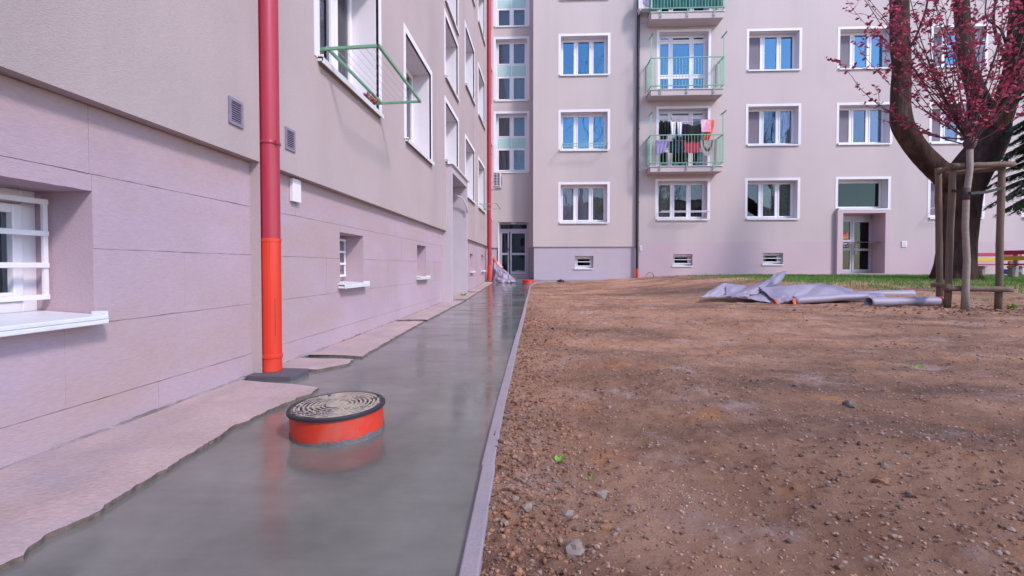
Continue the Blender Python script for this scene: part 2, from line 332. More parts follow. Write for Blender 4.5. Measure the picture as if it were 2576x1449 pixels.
def window(b, s0, s1, z0, z1, dep=.3, gl=None, cols=(1/3,2/3), rows=(), m=0., sur=.10, curtains=(None,)*9, blind=(), spandrel=None, sill=True, lintel=True, lip=.055, frame=None, label=None):
    fm = frame or m_pvc; f0 = m+dep; f1 = f0+.07
    mb = MB(); ring(mb, s0, s1, z0, z1, .055, f0, f1)
    xs = [s0+.055]+[s0+(s1-s0)*c for c in cols]+[s1-.055]
    for c in xs[1:-1]: mb.box(c-.035, c+.035, f0, f1, z0+.055, z1-.055)
    zs = [z0+.055]+list(rows)+[z1-.055]
    for i in range(len(xs)-1):
        for r in rows:
            a = xs[i]+(.035 if i else 0); e = xs[i+1]-(.035 if i < len(xs)-2 else 0)
            mb.box(a, e, f0+.003, f1-.003, r-.03, r+.03)
    win = mb.build('window', fm, b, bevel=.006)
    if label: win['label'] = label
    for i in range(len(xs)-1):
        a = xs[i]+(.035 if i else 0); e = xs[i+1]-(.035 if i < len(xs)-2 else 0)
        for j in range(len(zs)-1):
            p = zs[j]+(.03 if j else 0); q = zs[j+1]-(.03 if j < len(zs)-2 else 0)
            if spandrel is not None and j == spandrel:
                MB().box(a-.02 if i else a, e+.02 if i < len(xs)-2 else e, f0-.004, f0+.02, p-.02, q+.02).build('spandrel_panel', m_mint, win); continue
            sm = MB(); ring(sm, a+.002, e-.002, p+.002, q-.002, .05, f0-.014, f0+.05); sm.build('sash', fm, win, bevel=.006)
            tilt = R.uniform(-.006, .006); t2 = R.uniform(-.006, .006)
            MB().add([(a+.05,f0+.022+tilt,p+.05),(e-.05,f0+.022,p+.05),(e-.05,f0+.022+t2,q-.05),(a+.05,f0+.022+tilt+t2,q-.05)], [(0,1,2,3)]).build('pane', gl or (m_glassL if z0-(.0) < 3.3 or abs(z0-4.72) < .01 else m_glass), win)
            cm = curtains[i] if i < len(curtains) else None
            if i in blind:
                MB().quad((a+.05,f0+.004,p+.05),(e-.05,f0+.004,p+.05),(e-.05,f0+.004,q-.05),(a+.05,f0+.004,q-.05)).build('insect_screen', m_blind, win)
            elif cm:
                wavy(MB(), a-.02, e+.02, p-.03, q+.03, f0+.11, .02, 5).build('curtain', cm, win, smooth=True)
    rb = MB(); k0, k1, c0, c1 = s0+.003, s1-.003, z0+.003, z1-.003      # dark box behind the panes, its colour standing in for the unlit interior
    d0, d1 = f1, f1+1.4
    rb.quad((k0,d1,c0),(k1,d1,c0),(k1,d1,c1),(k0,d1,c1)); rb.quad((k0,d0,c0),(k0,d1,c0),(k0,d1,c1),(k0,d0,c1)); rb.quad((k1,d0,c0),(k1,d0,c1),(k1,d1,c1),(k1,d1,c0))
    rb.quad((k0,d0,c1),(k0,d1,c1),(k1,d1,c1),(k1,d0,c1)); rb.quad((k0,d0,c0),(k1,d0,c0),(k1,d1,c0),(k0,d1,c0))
    rb.build('dark_backing', m_room, win)
    reveal_mb(s0, s1, z0, z1, dep+.01, m).build('reveal', m_reveal, win)
    if sur:
        sb = MB(); ring(sb, s0-sur, s1+sur, z0-.02, z1+sur, sur, m-.008, m+.03, 0); sb.build('surround', m_white, win)
    if sill:
        sb = MB(); y0 = m-lip; a, e = s0-.04, s1+.04
        sb.add([(a,y0,z0-.03),(e,y0,z0-.03),(e,m+dep,z0+.012),(a,m+dep,z0+.012),(a,y0,z0-.012),(e,y0,z0-.012),(e,m+dep,z0+.03),(a,m+dep,z0+.03)],
               [(0,3,2,1),(4,5,6,7),(0,1,5,4),(1,2,6,5),(2,3,7,6),(3,0,4,7)])
        sb.box(a, e, y0, y0+.012, z0-.07, z0-.031)
        for q in (a, e-.014): sb.box(q, q+.014, y0+.001, m-.002, z0-.05, z0+.012)
        sb.build('sill', m_sill, win)
    return win

# ---- left wing
PT_TOP = 1.66; TOPZ = 13.2; CH = (3.53, 3.735)
def grp(seq): return list(seq)
Lwin = [(4.52,6.20,2.88,4.54,.35), (7.44,9.14,2.88,4.54,.35), (13.26,14.94,2.88,4.45,.33), (13.26,14.94,5.95,7.55,.33), (15.92,17.58,2.88,4.45,.33), (15.92,17.58,5.95,7.55,.33), (15.92,17.58,9.02,10.6,.33), (13.26,14.94,9.02,10.6,.33), (18.55,19.95,2.88,4.45,.33), (18.55,19.95,5.95,7.55,.33), (18.55,19.95,9.02,10.6,.33)]
Lstair = [(10.52,12.05,3.24,4.52), (10.52,12.05,5.08,6.4), (10.52,12.05,6.75,8.1)]
ENT = (10.70,12.72,-.3,2.98)
holes = [h[:4] for h in Lwin]+Lstair+[(CH[0],CH[1],0,TOPZ), ENT]
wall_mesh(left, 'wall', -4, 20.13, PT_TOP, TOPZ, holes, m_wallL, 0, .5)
MB().box(-4, 20.13, .5, 9, TOPZ-.3, TOPZ+.1).build('roof', m_roof, left)
MB().box(-4, 20.13, 8.6, 9.01, -.2, TOPZ-.301).build('rear_light_block', m_wallL, left)  # unseen, added so no light leaks into the hollow wing
MB().box(CH[0]-.05, CH[1]+.05, .18, .22, -.2, TOPZ-.31).build('pipe_channel', m_wallL, left)
cb = MB()
for s in CH: cb.box(s-.002 if s == CH[0] else s-.004, s+.004 if s == CH[0] else s+.002, .002, .19, -.2, TOPZ-.31)
cb.build('channel_side', m_wallL, left)
bh = [(1.55,2.24,.62,1.235), (5.14,5.83,.66,1.24), (8.38,9.05,.67,1.25), (14.53,15.2,.71,1.26), (17.28,17.98,.71,1.28)]
courses = [(-.1,.19), (.19,.575), (.575,.95), (.95,1.32), (1.32,PT_TOP-.002)]
def subtract(rects, h):
    out = []
    for a, b, c, d in rects:
        if h[0] >= b or h[1] <= a or h[2] >= d or h[3] <= c: out.append((a,b,c,d)); continue
        if h[0] > a: out.append((a, h[0], c, d))
        if h[1] < b: out.append((h[1], b, c, d))
        x0, x1 = max(a, h[0]), min(b, h[1])
        if h[2] > c: out.append((x0, x1, c, h[2]))
        if h[3] < d: out.append((x0, x1, h[3], d))
    return out
PM = .08
def panel(a, b, m0, m1, c, d):
    if a > 10: return MB().box(a, b, m0, m1, c, d)
    n = max(2, int((b-a)/.045)); mb = MB(); vs = []
    for i in range(n+1):
        x = a+(b-a)*i/n
        j0 = max(-.0008, .0025*noise.noise(Vector((x*23, c*9, 1)))+.004*max(0, noise.noise(Vector((x*5, c*7, 8)))))
        j1 = max(-.0008, .0025*noise.noise(Vector((x*23, d*9, 5)))+.004*max(0, noise.noise(Vector((x*5, d*7, 3)))))
        w_ = .0012*noise.noise(Vector((x*3, c*3, 2)))
        vs += [(x, m0+w_, c+j0), (x, m0+w_, d-j1), (x, m1, c+j0), (x, m1, d-j1)]
    fs = []
    for i in range(n):
        o = i*4; p = o+4
        fs += [(o, p, p+1, o+1), (o+2, p+2, p, o), (o+1, p+1, p+3, o+3)]
    fs += [(0,1,3,2), (n*4, n*4+2, n*4+3, n*4+1)]
    return mb.add(vs, fs)
MB().quad((-4,PM+.012,-.1),(20.1,PM+.012,-.1),(20.1,PM+.012,.02),(-4,PM+.012,.02)).build('plinth_base', m_plinthL, left)
ph = [(CH[0]-.0, CH[1], -.2, 2), (ENT[0]-.12, ENT[1]+.12, -.3, 3)]+bh
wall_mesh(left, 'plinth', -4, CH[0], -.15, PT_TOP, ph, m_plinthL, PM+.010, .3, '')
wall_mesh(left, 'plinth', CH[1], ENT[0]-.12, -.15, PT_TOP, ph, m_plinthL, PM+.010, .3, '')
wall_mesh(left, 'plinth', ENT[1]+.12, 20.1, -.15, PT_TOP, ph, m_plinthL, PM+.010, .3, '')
for k, (z0, z1) in enumerate(courses):
    s = -3.4+.47*(k % 2)+.13*k
    while s < 20.1:
        L = 1.0+.12*math.sin(s*3+k)
        if s > 12.5: L *= 1.2
        rs = [(max(s, -4), min(s+L, 20.1), z0, z1)]
        for h in ph: rs = subtract(rs, h)
        for a, b_, c, d in rs:
            if b_-a < .03 or d-c < .02: continue
            g = .0016; ju = R.uniform(-.0008, .0008); gz = .0011
            panel(a+g*.25, b_-g*.25, PM+ju, PM+.009, c+gz, d-gz).build('plinth_panel', m_plinthL, left)
        s += L
for h in Lwin:
    window(left, *h[:4], dep=h[4], curtains=(None, m_curtain, None) if R.random() < .5 else (), lip=.06)
for h in Lstair:
    window(left, *h, gl=m_glassL, dep=.33, cols=(.5,), sur=.1)
def barwin(b, s0, s1, z0, z1, m, dep=.3, nb=4, grid_m=.22, sillw=.085, revm=None):
    mb = MB(); ring(mb, s0, s1, z0, z1, .07, m+dep, m+dep+.06)
    win = mb.build('basement_window', m_pvc, b, bevel=.006)
    sm = MB(); ring(sm, s0+.072, s1-.072, z0+.072, z1-.072, .045, m+dep-.012, m+dep+.05); sm.build('sash', m_pvc, win, bevel=.005)
    MB().quad((s0+.117,m+dep+.02,z0+.117),(s1-.117,m+dep+.02,z0+.117),(s1-.117,m+dep+.02,z1-.117),(s0+.117,m+dep+.02,z1-.117)).build('pane', m_glass2, win)
    MB().box(s0+.01, s1-.01, m+dep+.3, m+dep+.34, z0+.01, z1-.01).build('dark_backing', m_dark, win)  # dark sheet, darkness of the unlit cellar put into its colour
    reveal_mb(s0, s1, z0, z1, dep+.01, m).build('reveal', revm or m_plinthL, win)
    t = .022; gm = m+grid_m; ga, ge, gz0, gz1 = s0+.015, s1-.015, z0+.09, z1-.055
    if nb >= 4:
        for q in (ga, ge-t): MB().box(q, q+t, gm, gm+.014, gz0, gz1).build('grille_post', m_white, win)
    for i in range(nb):
        z = gz0+(gz1-gz0)*i/(nb-1)
        MB().box(ga+(.001), ge-(.001), gm-.008, gm+.012, z-.013, z+.013).build('grille_bar', m_white, win, bevel=.003)
    sb = MB(); a, e = s0-.06, s1-.005; y0 = m-sillw
    sb.add([(a,y0,z0-.02),(e,y0,z0-.02),(e,m+dep,z0+.008),(a,m+dep,z0+.008),(a,y0,z0),(e,y0,z0),(e,m+dep,z0+.022),(a,m+dep,z0+.022)],
           [(0,3,2,1),(4,5,6,7),(0,1,5,4),(1,2,6,5),(2,3,7,6),(3,0,4,7)])
    sb.box(a, e, y0, y0+.014, z0-.042, z0-.0205)
    for q in (a, e-.014): sb.box(q, q+.014, y0+.002, m-.003, z0-.04, z0+.02)
    sb.build('sill', m_sill, win, bevel=.004)
for h in bh: barwin(left, *h, PM)
# entrance portal of the left wing
pb = MB(); e0, e1, et = ENT[0], ENT[1], ENT[3]
pb.box(e0-.12, e0+.02, -.12, .5, -.1, et); pb.box(e1-.02, e1+.12, -.12, .5, -.1, et)
pb.box(e0-.12, e1+.12, -.12, .5, et, et+.16)
m_portal = M('portal_paint', (.47,.41,.45), .85, .06, 2, .2, 80)
portal = pb.build('portal', m_portal, left)
MB().box(e0-.16, e1+.18, -.17, .0, et+.163, et+.20).build('canopy_flashing', m_sill, portal)
nb_ = MB(); nb_.box(e0+.02, e1-.02, .62, .66, 0, et); nb_.build('niche_wall', m_portal, portal)
nb_ = MB(); nb_.box(e0-.02, e0+.02, .5, .62, 0, et); nb_.box(e1-.02, e1+.02, .5, .62, 0, et); nb_.box(e0, e1, .5, .62, et-.02, et+.02); nb_.build('niche_side', m_portal, portal)
MB().box(e0+.25, e1-.25, .55, .615, .12, 2.5).build('door', m_alu, left, bevel=.01)
MB().box(e0+.022, e1-.022, .0, .6, -.1, zp(11.5)+.11).build('step', m_slab, portal)
MB().tube([(e1-.3,.3,2.72),(e1-.26,.12,2.74),(e1-.2,-.05,2.66),(e1-.12,-.14,2.45),(e1-.1,-.15,2.3)], .022, 8).build('door_arm', m_portal, portal, smooth=True)
# vent grilles, cover plate
for s0, z0 in ((3.165,1.85), (3.885,1.85)):
    mb = MB(); ring(mb, s0, s0+.155, z0, z0+.185, .022, -.012, .004); v = mb.build('vent_grille', m_grille, left)
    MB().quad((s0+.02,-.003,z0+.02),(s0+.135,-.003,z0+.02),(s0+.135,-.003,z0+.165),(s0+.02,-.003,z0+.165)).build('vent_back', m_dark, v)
    for i in range(9):
        z = z0+.028+i*.0155
        MB().add([(s0+.021,-.010,z),(s0+.134,-.010,z),(s0+.134,-.0035,z+.009),(s0+.021,-.0035,z+.009),(s0+.021,-.008,z-.002),(s0+.134,-.008,z-.002)], [(0,1,2,3),(4,5,1,0)]).build('slat', m_grille, v)
MB().box(4.10, 4.24, PM-.035, PM-.001, 1.44, 1.645).build('cover_plate', m_white, left, bevel=.004)
for s in (14.0, 15.9): MB().box(s-.012, s+.012, PM-.02, PM-.001, 1.33, 1.52).build('anchor', m_wire, left)
# mortar bead at the foot of the wall
mb = MB()
def bead(u, v):
    s = -3+22.5*u; h = .012+.03*noise.noise(Vector((s*2.9, 3, 0)))+.014*noise.noise(Vector((s*11, 3, 0))); wd = .016+.03*noise.noise(Vector((s*2.3, 9, 0)))+.012*noise.noise(Vector((s*13, 9, 0)))
    a = v*math.pi/2
    return (s, PM-.001-max(.006, wd)*math.cos(a), zp(s)+.02+max(.006, h)*math.sin(a))
mb.grid(bead, 900, 3); mb.build('mortar_bead', m_mortar, left, smooth=True)

# ---- middle section (s 0..4.17) and the recessed stairwell (s -1.76..0, m .85)
SM = .85
midwin = [(1.10,2.96,2.65,4.15), (1.10,2.96,5.54,7.03), (1.10,2.96,8.52,10.03)]
bhm = [(1.69,2.42,.79,1.285)]
wall_mesh(mid, 'wall', 0, 4.17, PT_TOP, TOPZ, midwin+[(1.10,2.96,11.5,12.9)], m_wallB, 0, .9, 'LB')
ph2 = bhm
wall_mesh(mid, 'plinth', .03, 4.16, -.1, PT_TOP, ph2, m_plinthB, .06, .9, 'L')
for k, (z0, z1) in enumerate([(.2,.585), (.585,.96), (.96,1.33), (1.33,PT_TOP-.002)]):
    s = -.4*(k % 2)-.05
    while s < 4.16:
        rs = [(max(s, .03), min(s+1.0, 4.16), z0, z1)]
        for h in ph2: rs = subtract(rs, h)
        for a, b_, c, d in rs:
            if b_-a > .03: MB().box(a+.001, b_-.001, .05+R.uniform(-.001,.001), .059, c+.001, d-.001).build('plinth_panel', m_plinthB, mid)
        s += 1.0
window(mid, *midwin[0], curtains=(m_curtain, m_curtain, m_curtaing))
window(mid, *midwin[1], curtains=(None, m_curtain, None))
window(mid, *midwin[2])
window(mid, 1.10, 2.96, 11.5, 12.9)
for h in bhm: barwin(mid, *h, .05, dep=.22, nb=3, grid_m=.1, sillw=.04, revm=m_plinthB)
stw = [(-1.57,-.26,4.86,7.28), (-1.57,-.26,7.85,10.37), (-1.57,-.26,10.93,12.9)]
sdoor = (-1.48,-.19,-.1,2.74)
wall_mesh(mid, 'stairwell_wall', -1.9, -.0, PT_TOP, TOPZ, stw+[sdoor], m_wallB, SM, .4, 'B')
wall_mesh(mid, 'stairwell_plinth', -1.9, .02, -.1, PT_TOP, [sdoor], m_plinthB, SM+.06, .3, '')
for h in stw:
    hh = h[3]-h[2]
    window(mid, *h, gl=m_glassS, dep=.22, m=SM, cols=(.5,), rows=(h[2]+hh*.42, h[2]+hh*.60), spandrel=1, curtains=(m_curtain, m_curtain), sur=.10, lip=.04)
# stairwell door
DM = SM+.35; zt = .43
mb = MB(); ring(mb, -1.47, -.20, zt, 2.735, .07, DM, DM+.07, .09); mb.box(-1.40,-.27,DM+.001,DM+.069,2.36,2.48)
dr = mb.build('door', m_alu, mid, bevel=.006)
mb = MB(); ring(mb, -1.395, -1.03, zt+.1, 2.355, .06, DM-.01, DM+.05, .12); mb.box(-1.335,-1.09,DM-.008,DM+.048,1.36,1.45); mb.build('side_leaf', m_alu, dr)
mb = MB(); ring(mb, -.985, -.28, zt+.1, 2.355, .07, DM-.02, DM+.04, .12); mb.box(-.915,-.35,DM-.018,DM+.038,1.36,1.45); mb.build('door_leaf', m_alu, dr)
for a, e, p, q in ((-1.335,-1.09,zt+.22,1.36), (-1.335,-1.09,1.45,2.295), (-.915,-.35,zt+.22,1.36), (-.915,-.35,1.45,2.285), (-1.40,-.27,2.48,2.665)):
    MB().quad((a,DM+.02,p),(e,DM+.02,p),(e,DM+.02,q),(a,DM+.02,q)).build('pane', m_glassS, dr)
MB().box(-.97,-.94,DM-.08,DM-.055,1.15,1.78).build('handle', m_white, dr)
MB().box(-1.075,-1.045,DM-.03,DM-.011,1.53,1.64).build('lock', m_black, dr)
reveal_mb(-1.48,-.19,zt-.4,2.74,.36,SM,False).build('reveal', m_wallB, dr)
MB().box(-1.46,-.21,DM+.9,DM+.95,.2,2.8).build('dark_backing', m_room, dr)  # dark-coloured sheet standing in for the unlit stairwell
MB().box(-1.5,-.15,SM-.05,DM+.9,.0,zt).build('threshold', m_slab, dr)
lp = MB(); lp.lathe((-.83, SM+.2, 2.66), [(.02,0),(.11,.015),(.14,.05),(.13,.07)], 20); lp.build('porch_lamp', m_white, mid, smooth=True)
MB().box(-1.9, 4.17, 1.2, 9, TOPZ-.3, TOPZ+.1).build('roof', m_roof, mid)
MB().box(-1.9, 4.17, 8.6, 9.01, -.2, TOPZ-.301).build('rear_light_block', m_wallB, mid)  # unseen back, added to keep sky light out of the hollow section

# ---- right section
c3, c4, c5, c6, c7 = 4.95, 8.44, 11.9, 15.38, 18.85
W = 1.92
rw = []
for c in (c4, c5, c6, c7):
    for zb, zt_ in ((2.77,4.25), (5.66,7.14), (8.57,10.06), (11.5,12.9)):
        if c == c5 and zb < 3: continue
        rw.append((c, c+W, zb, zt_))
rw.append((c3, c3+1.94, 2.76, 4.25))
bd = [(4.97,6.88,4.72,7.1), (4.97,6.88,7.64,10.1), (4.97,6.88,10.6,12.9)]
topw = (11.9,13.79,3.13,4.27)
PR = 1.83
pent = (12.03,13.62,.3,2.94)
allh = rw+bd+[topw, pent]
wall_mesh(right, 'wall', 4.17, 23, PR, TOPZ, allh, m_wallR, 0, .9, '')
bhr = [(5.58,6.33,.89,1.355), (9.07,9.84,.95,1.40)]
wall_mesh(right, 'plinth', 4.17, 23, -.1, PR, [pent]+bhr, m_plinthR, -.004, .5, 'T')
for h in bhr: barwin(right, *h, 0, dep=.25, nb=3, grid_m=.06, sillw=.04, revm=m_plinthR)
for h in rw:
    kw = dict(blind=(0,)) if h[0] in (c4, c5) else {}
    if h[0] == c4 and h[2] < 3: kw = dict(curtains=(None, m_curtaing, m_curtaing))
    if h[0] == c6: kw = dict(blind=(0,), curtains=(None, m_curtain, None))
    if h[0] == c3: kw = dict(curtains=(m_curtaing, m_room, m_room))
    if 5 < h[2] < 6: kw['gl'] = m_glassM; kw['curtains'] = (None, None, m_blindW) if h[0] != c6 else (None, m_curtain, m_blindW)
    elif h[2] > 3 and R.random() < .6: kw['curtains'] = R.choice([(None, m_curtain, None), (None, None, m_curtain), (None, m_curtaing, m_curtain)])
    window(right, *h, **kw)
for i, h in enumerate(bd):
    window(right, *h, cols=(.27,.70), rows=(h[2]+.82, h[3]-.26), sill=False, dep=.28, curtains=(m_curtain, None, None) if i == 1 else ())
window(right, *topw, gl=m_glass2, cols=(), dep=.33, frame=m_white, lip=.13)
# right entrance
pb = MB(); pm = -.14
pb.box(11.82,12.03,pm,-.006,.3,3.05); pb.box(13.62,13.80,pm,-.006,.3,3.05); pb.box(12.03,13.62,pm,-.006,2.94,3.05)
por = pb.build('portal', m_plinthR, right)
reveal_mb(12.03,13.62,.4,2.94,.75,-.005,False).build('reveal', m_plinthR, por)
MB().box(11.98,13.7,pm-.02,.58,.2,.60).build('step', m_slab, por)
D2 = .56
mb = MB(); ring(mb, 12.03, 13.62, .6, 2.78, .06, D2, D2+.07, .05); mb.box(12.09,13.56,D2+.005,D2+.06,2.779,2.939); 
dr = mb.build('door', m_alu, right, bevel=.005)
mb = MB(); ring(mb, 12.36, 12.80, .655, 2.72, .055, D2-.012, D2+.05, .09); mb.box(12.415,12.745,D2-.01,D2+.048,1.52,1.60); mb.box(12.415,12.745,D2-.01,D2+.048,1.86,1.94); mb.build('side_leaf', m_alu, dr)
mb = MB(); ring(mb, 12.82, 13.555, .655, 2.72, .075, D2-.02, D2+.04, .09); mb.box(12.895,13.48,D2-.018,D2+.038,1.50,1.585); mb.build('door_leaf', m_alu, dr)
MB().box(12.092,12.358,D2+.01,D2+.05,.652,2.718).build('side_panel', m_alu, dr)
for a, e, p, q in ((12.415,12.745,.745,1.52), (12.415,12.745,1.94,2.665), (12.895,13.48,.745,1.50), (12.895,13.48,1.585,2.645)):
    MB().quad((a,D2+.02,p),(e,D2+.02,p),(e,D2+.02,q),(a,D2+.02,q)).build('pane', m_glass2, dr)
MB().box(12.416,12.744,D2+.012,D2+.03,1.601,1.859).build('notice_frame', m_alu, dr)
MB().tube([(12.93,D2-.08,1.36),(12.93,D2-.08,1.85)], .02, 8).build('handle', m_white, dr)
MB().box(12.1,13.55,D2+.075,D2+.2,.65,2.73).build('dark_backing', m_dark, dr)  # solid black box, its colour stands in for the unlit hall
def local_thing(name, b, s, m, z):
    p = b.matrix_world
    return empty(name, bw(s, m, z), AB)
# notices on the right door
no = local_thing('notice', right, 12.58, D2+.014, 1.99); tag(no, 'red and orange paper notice stuck inside the upper glass of the right entrance door', 'notice')
MB().box(-.10,.10,0,.004,0,.27).build('sheet', M('notice_orange', (.85,.36,.12), .7, .15, 14), no)
MB().box(-.10,.10,-.003,-.0005,.175,.27).build('header', M('notice_red', (.6,.02,.04), .6, .1), no)
for k, (a, e, z) in enumerate(((.02,.075,.225), (.03,.085,.2), (-.08,-.06,.24))): MB().box(a, e, -.005, -.0032, z, z+.014).build('print', m_white, no)
for z in (.03,.055,.08,.105,.13): MB().box(-.075,.07,-.003,-.0005,z,z+.008).build('print', M('print_brown', (.5,.2,.08), .8) if z < .04 else bpy.data.materials['print_brown'], no)
nb2 = local_thing('notice', right, 12.58, D2+.008, 1.61); tag(nb2, 'black board with white printed notices below the orange one on the right entrance door', 'notice')
MB().box(-.115,.115,0,.0035,0,.235).build('board', m_black, nb2)
for a, e, p, q in ((-.09,-.05,.13,.21),(-.03,.0,.14,.2),(.02,.06,.15,.2),(-.09,-.02,.04,.1),(-.005,.025,.05,.085),(.045,.085,.03,.1)): MB().box(a,e,-.002,-.0003,p,q).build('label_sheet', m_white, nb2)
pl = local_thing('switch_plate', right, 14.42, -.03, 1.62); tag(pl, 'small cream plate on the pink plinth right of the entrance door', 'plate')
MB().box(-.1,.1,0,.022,0,.23).build('plate', m_white, pl, bevel=.006); MB().box(-.06,.06,-.004,-.0005,.04,.19).build('flap', m_ac, pl)
mbx = local_thing('switch_plate', right, 4.29, -.03, 1.49); tag(mbx, 'small white plate on the wall right beside the dark downpipe', 'plate')
MB().box(-.045,.045,0,.022,0,.21).build('plate', m_white, mbx, bevel=.006); MB().box(-.03,.03,-.004,-.0005,.03,.18).build('flap', m_ac, mbx)
MB().box(4.2, 23, 1.0, 9, TOPZ-.3, TOPZ+.1).build('roof', m_roof, right)
MB().box(4.2, 23, 8.6, 9.01, -.2, TOPZ-.301).build('rear_light_block', m_wallR, right)  # unseen, added to stop light coming through behind the entrance panes

# ---- balconies
def balcony(zt, zb, label, group='balconies on the right section'):
    b = empty('balcony', bw(4.5, 0, zb), AB); b['label'] = label; b['category'] = 'balcony'; b['group'] = group
    Wd, D, h = 2.72, .62, zt-zb
    MB().box(0, Wd, -D, -.005, 0, h).build('slab', m_wallR, b, bevel=.008)
    fl = MB(); fl.box(-.03, Wd+.03, -D-.035, -.004, h+.002, h+.022); fl.build('edge_flashing', m_sill, b)
    rz = h+1.19; r0 = h+.13; o = D+.05
    mb = MB(); mb.bar((-.0,-.02,rz),(-.0,-o,rz),.05,.025); mb.bar((Wd,-.02,rz),(Wd,-o,rz),.05,.025); mb.bar((-.025,-o,rz),(Wd+.025,-o,rz),.05,.025); mb.build('top_rail', m_greenB, b)
    mb = MB(); mb.bar((0,-.02,r0),(0,-o,r0),.035,.02); mb.bar((Wd,-.02,r0),(Wd,-o,r0),.035,.02); mb.bar((-.018,-o,r0),(Wd+.018,-o,r0),.035,.03); mb.build('bottom_rail', m_green, b)
    for s in (0, Wd):
        MB().box(s-.03, s+.03, -o-.006, -o+.006, r0+.016, rz-.014).build('post', m_greenB, b)
        MB().box(s-.02+(.0), s+.02, -o+.012, -o+.03, rz+.013, rz+.80).build('line_post', m_greenB, b)
        MB().bar((s,-o-.29,rz+.815),(s,-o+.26,rz+.815),.04,.028).build('line_arm', m_green, b)
        MB().bar((s,-.05,rz-.02),(s,-.05,r0+.02),.03,.03).build('post', m_greenB, b)
    for i in range(3):
        s = .36+i*1.0
        mb = MB(); mb.box(s-.02, s+.02, -o-.006, -o+.006, .06, r0-.017); mb.box(s-.02, s+.02, -o+.007, -D-.002, .06, .085); mb.build('rail_bracket', m_green, b)
    n = 23
    bar = MB().box(-.006, .006, -.006, .006, r0+.016, rz-.013)
    first = bar.build('bar', m_greenB, b, loc=(Wd/n, -o, 0))
    def cp(x, y):
        c = first.copy(); sc.collection.objects.link(c); c.parent = b; c.location = (x, y, 0)
    for i in range(2, n): cp(Wd*i/n, -o)
    for i in range(1, 6):
        cp(0, -o*i/6); cp(Wd, -o*i/6)
    return b
balcony(4.70, 4.50, 'lowest balcony, hung with laundry behind its mint green railing')
balcony(7.63, 7.41, 'middle balcony, empty, with a mint green railing')
balcony(10.55, 10.31, 'topmost balcony, with dark teal cloth behind its railing')

def cloth(name, label, s0, s1, z0, z1, m, mat, cat='laundry', shape=None, amp=.045, waves=2.8, sag=.0, group='laundry on the lowest balcony'):
    ph_ = R.uniform(0, 6)
    o = empty(name, bw((s0+s1)/2, m, z1), AB); tag(o, label, cat, group)
    wd = s1-s0; hh = z1-z0
    def fn(u, v):
        l_, r_, b_ = (0, 1, 1) if shape is None else shape(u, v)
        x = (u-.5)*wd*(1-.08*math.sin(v*3+ph_)); x = -wd/2+wd*(l_+(r_-l_)*u)
        y = amp*math.sin(u*waves*6.28+ph_+v*1.3)*(.3+v)
        return (x, y, -hh*v*b_-sag*math.sin(u*math.pi)*(1-v))
    MB().grid(fn, 22, 12).build('fabric', mat, o, smooth=True, thick=.006)
    for u in (.08, .92):
        MB().box(-wd/2+wd*u-.006, -wd/2+wd*u+.006, -.014, .014, -.03, .03).build('peg', m_white, o)
    return o
def fab(n, c, var=.15, **k): return M(n, c, .9, var, 9, **k)
f_blk = fab('black_fabric', (.01,.01,.014)); f_navy = fab('navy_fabric', (.012,.012,.05)); f_wht = fab('white_fabric', (.7,.7,.8), .06)
f_pink = fab('pink_terry', (.75,.28,.42), .15, col2=(.8,.6,.7), c2pos=(.5,.62)); f_or = fab('orange_fabric', (.85,.13,.05)); f_lav = fab('lavender_fabric', (.42,.3,.62)); f_red = fab('crimson_fabric', (.5,.035,.09))
f_pat = fab('patterned_fabric', (.02,.014,.06), .3, col2=(.1,.35,.6), c2pos=(.6,.66)); f_net = fab('net_fabric', (.36,.30,.36), .1); f_mat = fab('mat_pale', (.45,.38,.38), .1); f_band = fab('mat_band', (.13,.055,.05), .1)
LM = -.52
trap = lambda a, b, c=1: (lambda u, v: (a*v, 1-b*v, c))
cloth('trousers', 'dark navy trousers hung at the left end of the upper clothes line', 4.85, 5.06, 5.9, 6.46, LM, f_blk, 'trousers')
cloth('shirt', 'black shirt hung slanting beside the white socks on the upper line', 4.98, 5.3, 5.95, 6.44, LM-.03, f_blk, 'shirt', trap(.15,0))
cloth('sock', 'long white stocking, left one of two on the upper clothes line', 5.26, 5.46, 5.78, 6.42, LM-.06, f_wht, 'sock', lambda u, v: (.45*v*v, 1-.1*v, 1), .03, 1.5)
cloth('blouse', 'blue patterned blouse hung between and behind the white stockings', 5.42, 5.92, 5.7, 6.36, LM+.03, f_pat, 'blouse')
cloth('sock', 'long white stocking, right one of two on the upper clothes line', 5.52, 5.71, 5.85, 6.4, LM-.06, f_wht, 'sock', lambda u, v: (.2*v, 1-.15*v, 1), .03, 1.5)
cloth('shirt', 'wide black top with sagging neckline in the middle of the upper line', 5.89, 6.44, 5.66, 6.37, LM-.02, f_blk, 'shirt', None, .02, 2, .1)
cloth('towel', 'pink and white folded towel near the right end of the upper line', 6.39, 6.8, 6.0, 6.48, LM-.07, f_pink, 'towel', trap(.12,0), .01, 1)
cloth('towel', 'bright orange towel hanging behind the pink one', 6.5, 6.95, 5.7, 6.5, LM+.0, f_or, 'towel', lambda u, v: (.05+.1*v, 1-.45*v*v, 1), .03, 3)
cloth('garment', 'lavender garment on the lower line at the left of the railing', 4.72, 5.2, 5.16, 5.76, LM+.02, f_lav, 'garment', lambda u, v: (.05*v, 1-.22*v, 1-.2*u), .03, 3)
cloth('skirt', 'dark navy skirt on the lower line behind the railing', 5.24, 5.84, 5.24, 5.7, LM+.03, f_navy, 'skirt')
cloth('towel', 'crimson red towel on the lower line behind the railing', 5.79, 6.4, 5.23, 5.7, LM-.0, f_red, 'towel', trap(.08,.02), .01, 1.5)
